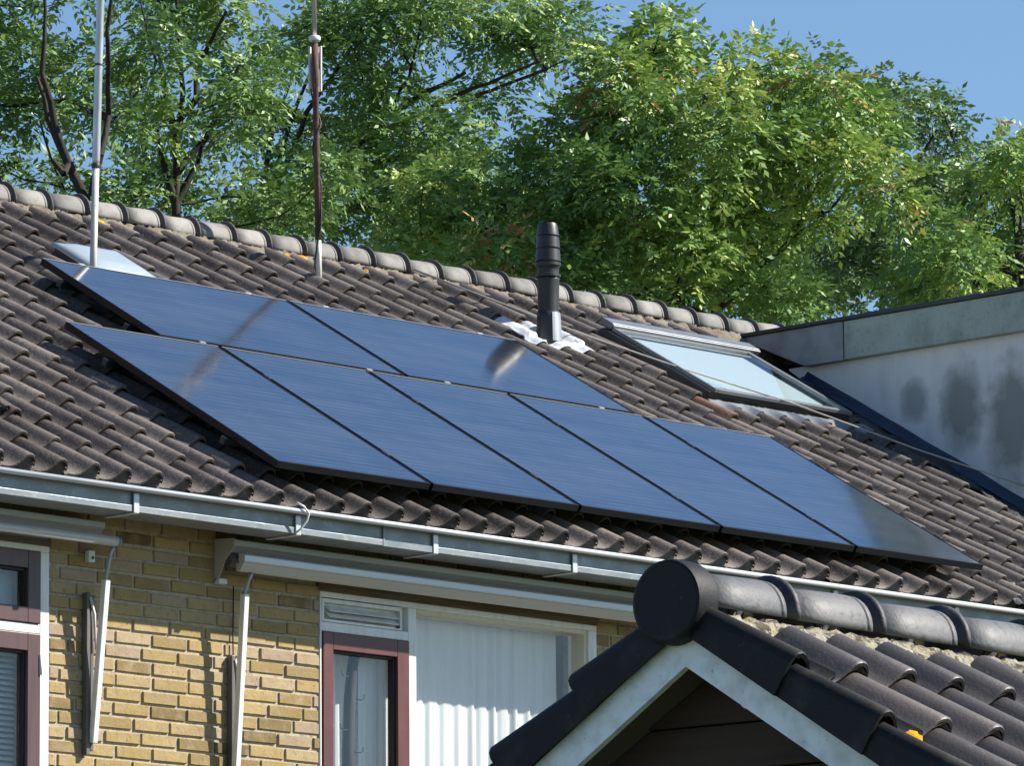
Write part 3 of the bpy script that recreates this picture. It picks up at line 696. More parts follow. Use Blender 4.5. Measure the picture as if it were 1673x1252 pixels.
b2 = Vector(rf(3.405, 3.615, -.17))
m2 = thing('antenna_mast', b2, 'rusty mast with a wrapped black cable and a white antenna at its upper end', 'mast')
ax2 = (Vector((0, 0, 1)) - rv*.016).normalized()
mb = MB(); mb.tube([b2, b2 + ax2*.2, b2 + ax2*.285], [.0165, .0165, .016], 12); mb.build('foot_tube', M['pole_pale'], m2)
mb = MB(); mb.tube([b2 + ax2*.28, b2 + ax2*.8, b2 + ax2*1.13, b2 + ax2*1.135, b2 + ax2*1.37], [.0170, .0170, .0165, .0195, .0195], 12); mb.build('rusty_tube', M['rust'], m2)
mb = MB(); mb.tube([b2 + ax2*1.36, b2 + ax2*2.6], .0145, 12); mb.build('top_tube', M['steel'], m2)
mb = MB(); lathe(mb, b2 + ax2*1.385, [(.03, 0), (.033, .006), (.033, .022), (.028, .028)], 14); mb.build('collar', M['white_plastic'], m2)
cb = b2 + ax2*1.235; bk = Vector((.72, .694, 0))
mb = MB()                                                     # white half-round antenna shell behind the tube
n = 12
for z0, z1 in ((-.125, .125),):
    ro = [[mb.vert(cb + rv*(.037*math.cos(a)) + bk*(.018 + .026*math.sin(a)) + Vector((0, 0, z))) for a in [math.pi*k/n for k in range(-2, n + 3)]] for z in (z0, z1)]
    ri = [[mb.vert(cb + rv*(.030*math.cos(a)) + bk*(.018 + .019*math.sin(a)) + Vector((0, 0, z))) for a in [math.pi*k/n for k in range(-2, n + 3)]] for z in (z0, z1)]
    for k in range(n + 4):
        mb.face((ro[0][k], ro[0][k+1], ro[1][k+1], ro[1][k]), True); mb.face((ri[0][k+1], ri[0][k], ri[1][k], ri[1][k+1]), True)
        for e_ in (0, 1): mb.face((ro[e_][k], ro[e_][k+1], ri[e_][k+1], ri[e_][k]))
    for k in (0, n + 4): mb.face((ro[0][k], ro[1][k], ri[1][k], ri[0][k]))
mb.build('antenna_shell', M['white_plastic'], m2)
pts = []
for i in range(220):
    s = .02 + i/219*1.1
    turn = 2*math.pi*(s*2.1 + .18*math.sin(s*7))
    rr_ = .0225 + .004*math.sin(s*23)
    pts.append(b2 + ax2*s + rv*(rr_*math.cos(turn)) + bk*(rr_*math.sin(turn)))
mb = MB(); mb.tube(pts, .0042, 6); mb.build('coax_cable', M['cable'], m2)
pts = [Vector(rf(*p)) for p in ((4.47, 4.06, -.075), (4.74, 3.72, -.068), (4.97, 3.44, -.062), (5.3, 3.20, -.068), (5.64, 2.975, -.07), (6.2, 2.63, -.060), (6.82, 2.13, -.068), (7.345, 1.745, -.06), (7.6, 1.55, -.06))]
mb = MB(); mb.tube(pts, .0052, 7)
tag(mb.build('roof_cable', M['cable_grey']), 'pale thin cable running down the tiles from the ridge past the flue to the dormer', 'cable')
pts = [(-.03, -.155, -.215), (.0, -.17, -.232), (.03, -.172, -.26), (.03, -.16, -.29), (.01, -.14, -.33), (-.01, -.125, -.35)]
mb = MB(); mb.tube(pts, .0055, 7)
tag(mb.build('cable_loop', M['white_plastic']), 'short loop of white cable hanging over the gutter bracket above the long awning', 'cable')

# ------------------------------------------------------------------ awnings
def make_awning(xa, xb, round_bar, label, bar_x, arms, side_plate):
    t = thing('awning', (xa, YW, -.45), label, 'awning', 'folded awnings under the gutter')
    pr = [(YW - .001, -.354), (YW - .128, -.362), (YW - .131, -.366), (YW - .131, -.392), (YW - .118, -.398), (YW - .110, -.412), (YW - .102, -.420), (YW - .040, -.438), (YW - .001, -.44)]
    mb = MB(); mb.prism(pr, xa, xb, lambda s, a, b: (s, a, b)); mb.build('cassette', M['alu'], t, bevel=.003)
    mb = MB()
    if round_bar:
        mb.tube([(bar_x, YW - .165, -.452), (xb, YW - .165, -.452)] if bar_x < xa else [(xa, YW - .165, -.452), (bar_x, YW - .165, -.452)], .025, 16)
        mb.tube([(bar_x, YW - .165, -.452), (bar_x + .012, YW - .165, -.452)], .027, 16, mi=1)
        mb.build('front_bar', [M['alu_light'], M['rw_frame']], t)
    else:
        pr = [(YW - .150, -.428), (YW - .183, -.434), (YW - .192, -.442), (YW - .192, -.470), (YW - .188, -.474)]
        pr2 = [(YW - .150, -.4745), (YW - .187, -.4745), (YW - .183, -.482), (YW - .160, -.512), (YW - .150, -.516), (YW - .132, -.510), (YW - .132, -.4745)]
        pr.append((YW - .150, -.474))
        mb.prism(pr, bar_x, xb - .03, lambda s, a, b: (s, a, b)); fb = mb.build('front_bar', M['alu_light'], t, bevel=.004)
        mb = MB(); mb.prism(pr2, bar_x, xb - .03, lambda s, a, b: (s, a, b)); mb.build('front_bar_lower', M['cream_metal'], t, bevel=.003)  # lower half of the bar, light off the wall painted in as cream
        mb = MB(); mb.tube([(xa + .01, YW - .075, -.452), (xb, YW - .075, -.452)], .033, 14); mb.build('fabric_roll', M['rail'], t)
    if side_plate:
        for xx in (xa - .004, xb):
            mb = MB(); mb.prism([(YW - .0005, -.350), (YW - .132, -.359), (YW - .134, -.400), (YW - .075, -.455), (YW - .028, -.535), (YW - .0005, -.549)], xx, xx + .004, lambda s, a, b: (s, a, b)); mb.build('side_plate', M['cream_metal'], t)
            mb = MB(); mb.box((xx, YW - .035, -.560), (xx + .05, YW - .001, -.535)); mb.build('bracket_foot', M['white_plastic'], t, bevel=.002)
    for (xm, ztop, zj, yj, zb, yb) in arms:
        mb = MB(); mb.tube([(xm + .012, YW - .160, ztop), (xm + .004, YW - .150, ztop - .03), (xm, yj, zj + .01), (xm, yj + .002, zj - .02)], .0085, 8); mb.build('arm_rod', M['alu'], t)
        mb = MB()
        a = Vector((xm, yj, zj)); b = Vector((xm, yb, zb)); d = (b - a).normalized(); px = Vector((1, 0, 0)); py = d.cross(px).normalized()
        q = [[mb.vert(c + px*sx*.0145 + py*sy*.016) for sx, sy in ((-1, -1), (1, -1), (1, 1), (-1, 1))] for c in (a, b)]
        for i in range(4): mb.face((q[0][i], q[0][(i+1) % 4], q[1][(i+1) % 4], q[1][i]))
        mb.face(q[0][::-1]); mb.face(q[1]); mb.build('arm', M['white_plastic'], t, bevel=.003)
        zr0, zr1 = (-.675, zb - .055) if round_bar else (-.885, zb - .1)
        xr = xm - .008 if round_bar else xm + .032
        mb = MB(); mb.box((xr - .026, YW - .034, zr1), (xr - .004, YW - .002, zr0)); mb.box((xr + .003, YW - .028, zr1 + .02), (xr + .022, YW - .002, zr0 - .01)); mb.build('wall_rail', M['rail'], t, bevel=.003)
        mb = MB(); mb.tube([(xr - .008, YW - .036, zr0 - .02), (xr + .012, YW - .042, zr0 - .10), (xr + .022, YW - .040, zr0 - .26)], [.006, .007, .004], 7); mb.build('spring', M['white_plastic'], t)
        if round_bar:
            mb = MB(); mb.box((xr - .012, YW - .030, -.535), (xr + .026, YW - .001, -.482)); mb.build('mount_bracket', M['white_plastic'], t, bevel=.003)
            mb = MB(); mb.tube([(xr + .010, YW - .034, -.515), (xr + .010, YW - .0305, -.515)], .008, 8); mb.build('bolt', M['rw_dark'], t)
    return t
make_awning(-3.6, -.945, True, 'folded awning with a round silver front bar over the left window', -.909, [(-.932, -.476, -.625, YW - .122, -1.356, YW - .040)], False)
make_awning(-.145, 2.80, False, 'long folded awning with a flat grey cassette over the wide curtained window', -.138, [(-.074, -.516, -.612, YW - .126, -1.62, YW - .050)], True)
mb = MB(); mb.tube([(-.038, YW - .012, -.56), (-.040, YW - .010, -.8), (-.036, YW - .012, -1.05), (-.04, YW - .012, -2.2)], .0035, 6)
tag(mb.build('wall_cable', M['cable']), 'thin dark cable hanging down the brick beside the long awning arm', 'cable')

# ------------------------------------------------------------------ behind the glass
def curtain(x0, x1, z0, z1, y, amp, wl, seed, label):
    rr = random.Random(seed); mb = MB()
    n = int((x1 - x0)/.006); ph = [rr.uniform(0, 6.28) for _ in range(4)]
    rows = []
    for zi in range(9):
        z = z1 + (z0 - z1)*zi/8
        row = []
        for i in range(n + 1):
            x = x0 + (x1 - x0)*i/n
            k = .35 + .65*zi/8
            yy = y + k*amp*(.45 + .9*abs(math.sin(x*3.7 + ph[3])))*(math.sin(2*math.pi*x/wl + ph[0] + 1.5*math.sin(x*7 + ph[1])) + .5*math.sin(2*math.pi*x/wl*1.73 + ph[2] + .15*zi))
            row.append(mb.vert((x, yy, z)))
        rows.append(row)
    for a, b in zip(rows, rows[1:]):
        for i in range(n): mb.face((a[i], b[i], b[i+1], a[i+1]), True)
    return tag(mb.build('curtain', M['curtain']), label, 'curtain', 'white net curtains')
curtain(1.12, 2.29, -2.78, -.57, YW + .155, .012, .085, 2, 'wide white net curtain behind the big fixed pane')
curtain(.60, .755, -2.75, -.74, YW + .125, .010, .07, 3, 'narrow white net curtain on the left behind the red casement')
curtain(.905, 1.09, -2.75, -.74, YW + .125, .010, .07, 4, 'narrow white net curtain on the right behind the red casement')
curtain(.70, .96, -2.75, -.74, YW + .185, .008, .08, 5, 'white net curtain behind the grey hooked pole')
def blind(x0, x1, z0, z1, y, label, pitch=.026):
    t = thing('venetian_blind', ((x0+x1)/2, y, z0), label, 'blind', 'pale blinds in the left windows')
    mb = MB(); z = z1 - .03
    while z > z0:
        mb.prism([(y - .010, z - .008), (y - .009, z - .0095), (y + .010, z + .0065), (y + .009, z + .008)], x0, x1, lambda s, a, b: (s, a, b)); z -= pitch
    o = mb.build('slats', M['blind'], t)
    mb = MB(); mb.box((x0, y - .015, z1 - .025), (x1, y + .015, z1)); mb.build('head_rail', M['blind'], t)
    return t
blind(-2.06, -1.28, -1.92, -.945, YW + .10, 'pale blue-grey slatted blind in the lower sash of the left window')
mb = MB(); mb.box((-2.06, YW + .12, -.80), (-1.28, YW + .122, -.55)); tag(mb.build('roller_blind', M['rw_blind']), 'plain pale roller blind in the upper sash beside the brick pier', 'blind')
pp = thing('hook_pole', (.81, YW + .085, -2.7), 'grey curved pole with small hooks behind the red casement', 'pole')
mb = MB(); pts = [(.800, YW + .085, -2.7), (.795, YW + .085, -1.6), (.796, YW + .085, -1.25), (.806, YW + .083, -1.0), (.822, YW + .08, -.85), (.845, YW + .075, -.74)]
mb.tube(pts, [.030, .030, .030, .028, .026, .026], 10); mb.build('shaft', M['pole_grey'], pp)
for k, z in enumerate((-.905, -1.01, -1.16, -1.26, -1.40, -1.5, -1.62)):
    s = 1 if k % 2 else -1
    mb = MB(); c = .806 if z > -1.1 else .797
    mb.tube([(c + s*.02, YW + .07, z), (c + s*.055, YW + .062, z - .002), (c + s*.072, YW + .060, z + .006), (c + s*.075, YW + .060, z + .026)], .0032, 6); mb.build('hook', M['pole_grey'], pp)

# damp patches on the dormer cheek (own shape, part of the render's surface)
def add_patches(m, patches, col, org):
    nt = m.node_tree; N = nt.nodes; L = nt.links
    b = N['Principled BSDF']; src = b.inputs['Base Color'].links[0].from_socket
    tc = N.new('ShaderNodeTexCoord')
    nzn = N.new('ShaderNodeTexNoise'); nzn.inputs['Scale'].default_value = 9; nzn.inputs['Detail'].default_value = 6
    L.new(tc.outputs['Object'], nzn.inputs['Vector'])
    for y, z, ry, rz, amt in patches:
        mp = N.new('ShaderNodeMapping'); mp.vector_type = 'TEXTURE'
        mp.inputs['Location'].default_value = (0, y - org[1], z - org[2]); mp.inputs['Scale'].default_value = (1e6, ry, rz)
        L.new(tc.outputs['Object'], mp.inputs['Vector'])
        ln = N.new('ShaderNodeVectorMath'); ln.operation = 'LENGTH'; L.new(mp.outputs[0], ln.inputs[0])
        ad = N.new('ShaderNodeMath'); ad.operation = 'MULTIPLY_ADD'; ad.inputs[1].default_value = .9; L.new(nzn.outputs['Fac'], ad.inputs[0]); L.new(ln.outputs['Value'], ad.inputs[2])
        mr = N.new('ShaderNodeMapRange'); mr.inputs['From Min'].default_value = 1.62; mr.inputs['From Max'].default_value = 1.0; mr.inputs['To Max'].default_value = amt; mr.clamp = True
        L.new(ad.outputs[0], mr.inputs['Value'])
        mx = N.new('ShaderNodeMix'); mx.data_type = 'RGBA'; L.new(mr.outputs[0], mx.inputs['Factor']); L.new(src, mx.inputs['A']); mx.inputs['B'].default_value = (*col, 1)
        src = mx.outputs['Result']
    L.new(src, b.inputs['Base Color'])
add_patches(M['render'], [(2.345, 1.40, .11, .13, .7), (2.0, 1.32, .16, .28, .85), (1.62, 1.2, .2, .38, .85)], (.22, .245, .235), (0, YW, GZ))

# ------------------------------------------------------------------ gabled shed in front
SP = Vector((-8.420, -10.129, -2.412)); SPH = R(5)
cs, sn = math.cos(SPH), math.sin(SPH)
shed = thing('garden_shed', (SP.x, SP.y, GZ), 'dark-tiled gabled shed with a white barge board and a round ridge end', 'shed', rotz=SPH)
def sf(x, y, z): return (SP.x + x*cs - y*sn, SP.y + x*sn + y*cs, SP.z + z)
AY = -.038                                                    # line of the apex
SPI = R(32.3); c2, s2 = math.cos(SPI), math.sin(SPI)
def slope(sign):
    """s along the ridge, t UP the slope measured from the first crest tips, h above them"""
    def f(s, t, h):
        y, z = -.391, -.153
        q = y + t*c2 - h*s2
        return sf(s, q if sign < 0 else 2*AY - q, z + t*s2 + h*c2)
    return f
fS = slope(-1); bS = slope(1)
SL = 4.6
scr = [.25 + .212*k for k in range(0, 21)]
rng2 = random.Random(31)
SG = .300
SROWS = 6
mb = MB(); tiles(mb, fS, scr, SROWS, SG, .345, -.108, .074, .034, .014, .212, -SG*(SROWS - 1), False, None, rng2, top=.240)
tiles(mb, bS, scr, SROWS, SG, .345, -.108, .074, .034, .014, .212, -SG*(SROWS - 1), False, None, rng2, top=.240)
sroof = mb.build('roof', M['shed_tile'], shed)
mb = MB()
zt = -SG*(SROWS - 1) - .02
for f in (fS, bS):
    mb.poly([f(.10, zt, -.115), f(SL, zt, -.115), f(SL, .27, -.115), f(.10, .27, -.115)])
mb.build('roof_deck', M['dark_wood'], sroof)
# verge tiles: half roll on top, tall flange over the barge board
def verge_tile(f, t0, ln, lift0, lift1, wide):
    mb = MB()
    pr = [(-.030, -.030), (-.024, -.012), (-.012, -.002), (.004, .002), (.022, -.003), (.042, -.017), (.058, -.034), (.076, -.052)]
    if wide: pr += [(.10, -.064), (.13, -.066), (.155, -.056), (.17, -.04)]
    inn = [(x + (.011 if x < 0 else 0), z - (.012 if x > -.02 else 0)) for x, z in pr]
    for (a, b) in ((0, ln),):
        st = [(0, lift0 - .004, pr), (.006, lift0, pr), (ln, lift1, pr)]
        rows = [[mb.vert(f(-.030 + .010*t/ln, t0 + t, -.121), .5)] + [mb.vert(f(x + (.010*t/ln if x < 0 else 0), t0 + t, z + l), .5) for x, z in p] for t, l, p in st]
        for q, r_ in zip(rows, rows[1:]):
            for i in range(len(pr)): mb.face((q[i], q[i+1], r_[i+1], r_[i]), i > 0)
        A = [mb.vert(f(-.030, t0, -.121)), mb.vert(f(-.018, t0 + .001, -.121)), mb.vert(f(-.018, t0 + .001, -.03 + lift0)), mb.vert(f(-.030, t0, -.03 + lift0))]; mb.face(A)
        A = [mb.vert(f(x, t0, z + lift0 - .004)) for x, z in pr]; B = [mb.vert(f(x, t0 + .001, z + lift0 - .004)) for x, z in inn]
        for i in range(len(pr) - 1): mb.face((B[i], B[i+1], A[i+1], A[i]))
        mb.face([mb.vert(f(x, t0 + t, -.121)) for x, t in ((-.030, 0), (-.018, 0), (-.010, ln), (-.020, ln))])
    return mb
for f, nm in ((fS, 'front'), (bS, 'rear')):
    for r_ in range(-SROWS + 1, 1):
        mb = verge_tile(f, r_*SG, .335, 0., -.034*.335/SG, True)
        o = mb.build('verge_tile', M['verge'], shed); o['group'] = 'verge tiles along the gable edge'
# barge boards and gable
for sg in (-1, 1):
    mb = MB()
    def bf(s, a, b): return sf(s, AY + .002 + sg*a, b)
    k = math.tan(R(32.8))
    prof = [(-.0005, -.060), (1.75, -.060 - 1.75*k), (1.75, -.157 - 1.75*k), (-.0005, -.157)]
    mb.prism(prof, .004, .026, bf); o = mb.build('barge_board', M['barge'], shed); o['group'] = 'barge boards of the shed gable'
    mb = MB(); prof = [(-.0005, -.128), (1.75, -.128 - 1.75*k), (1.75, -.138 - 1.75*k), (-.0005, -.138)]
    mb.prism(prof, .027, .20, bf); mb.build('soffit_board', M['soffit'], shed)
mb = MB()
k = math.tan(R(32.8))
zz = -.17
bh = .115
while zz > -3.58:                                             # horizontal dark boards
    z1, z0_ = zz, max(zz - bh, -3.588)
    w0 = min(1.6, max(.001, (-z0_ - .139)/k)); w1 = min(1.6, max(.001, (-z1 - .139)/k))
    mb.prism([(-w0, z0_), (w0, z0_), (w1, z1 - .004), (-w1, z1 - .004)], .155 - .012, .175, lambda s, a, b: sf(s + (.012 if b > z0_ + .02 else 0), AY + a, b))
    zz -= bh
mb.build('gable_wall', M['dark_wood'], shed)
mb = MB()
for y in (-1.6, 1.6): mb.poly([sf(.17, y, -3.588), sf(SL, y, -3.588), sf(SL, y, -1.15), sf(.17, y, -1.15)])
mb.poly([sf(SL, -1.6, -3.588), sf(SL, 1.6, -3.588), sf(SL, 1.6, -1.15), sf(SL, 0, -.15), sf(SL, -1.6, -1.15)])
mb.build('side_wall', M['dark_wood'], shed)
mb = MB(); mb.tube([sf(.027, -.20, -.255), sf(.055, -.20, -.255)], .016, 10); mb.build('round_fixing', M['barge'], shed)
# ridge
mb = MB()
SR = .1055; RY = -.014
n = 36
def ring(x, r, z=0): return [mb.vert(sf(x, RY + r*math.cos(2*math.pi*q/n), r*math.sin(2*math.pi*q/n) + z)) for q in range(n)]
rs = [ring(-.046, SR*.9), ring(-.042, SR*.97), ring(-.030, SR), ring(.03, SR), ring(.032, SR*.95)]
mb.face(rs[0]); 
for a, b in zip(rs, rs[1:]):
    for q in range(n): mb.face((a[q], a[(q+1) % n], b[(q+1) % n], b[q]), True)
o = mb.build('ridge_end_disc', M['verge'], shed)
e = o.modifiers.new('es', 'EDGE_SPLIT'); e.split_angle = R(40)
x = .03; CR = .0855; caps = [.355, .37, .372, .375] + [.372]*9
rr = random.Random(9)
for q, ln in enumerate(caps):
    mb = MB(); ridge_tile(mb, x, ln, RY + rr.uniform(-.003, .003), rr.uniform(--.001, .003), CR, rr.random(), sf, -98, 98)
    o = mb.build('ridge_tile', M['shed_ridge'], sroof); o['group'] = 'ridge tiles of the shed'
    md = o.modifiers.new('thick', 'SOLIDIFY'); md.thickness = .014; md.offset = -1
    x += ln
mb = MB()
lumpy_strip(mb, fS, .035, SL, .017, [(.175, -.138), (.20, -.10), (.222, -.075), (.243, -.056), (.264, -.045), (.285, -.044), (.31, -.052), (.34, -.08)], .011, 8)
lumpy_strip(mb, bS, .035, SL, .03, [(.215, -.10), (.24, -.072), (.262, -.052), (.305, -.037), (.36, -.07)], .010, 9)
mb.build('mortar_bedding', M['shed_mortar'], sroof)
mb = MB(); lichen(mb, fS, .105, -.325, -.048, .032, .032, 55, .010)
mb.build('lichen', M['lichen'], sroof)

# ------------------------------------------------------------------ ground
mb = MB(); mb.poly([(-400, -400, GZ), (400, -400, GZ), (400, 600, GZ), (-400, 600, GZ)])
tag(mb.build('ground', M['grass']), kind='structure')
mb = MB(); mb.box((-30, -9.0, GZ - .05), (30, .262, GZ + .004)); tag(mb.build('unseen_paving', M['unseen_paving']), kind='structure')  # out of view; spread and darkened to set the light bounced onto the wall

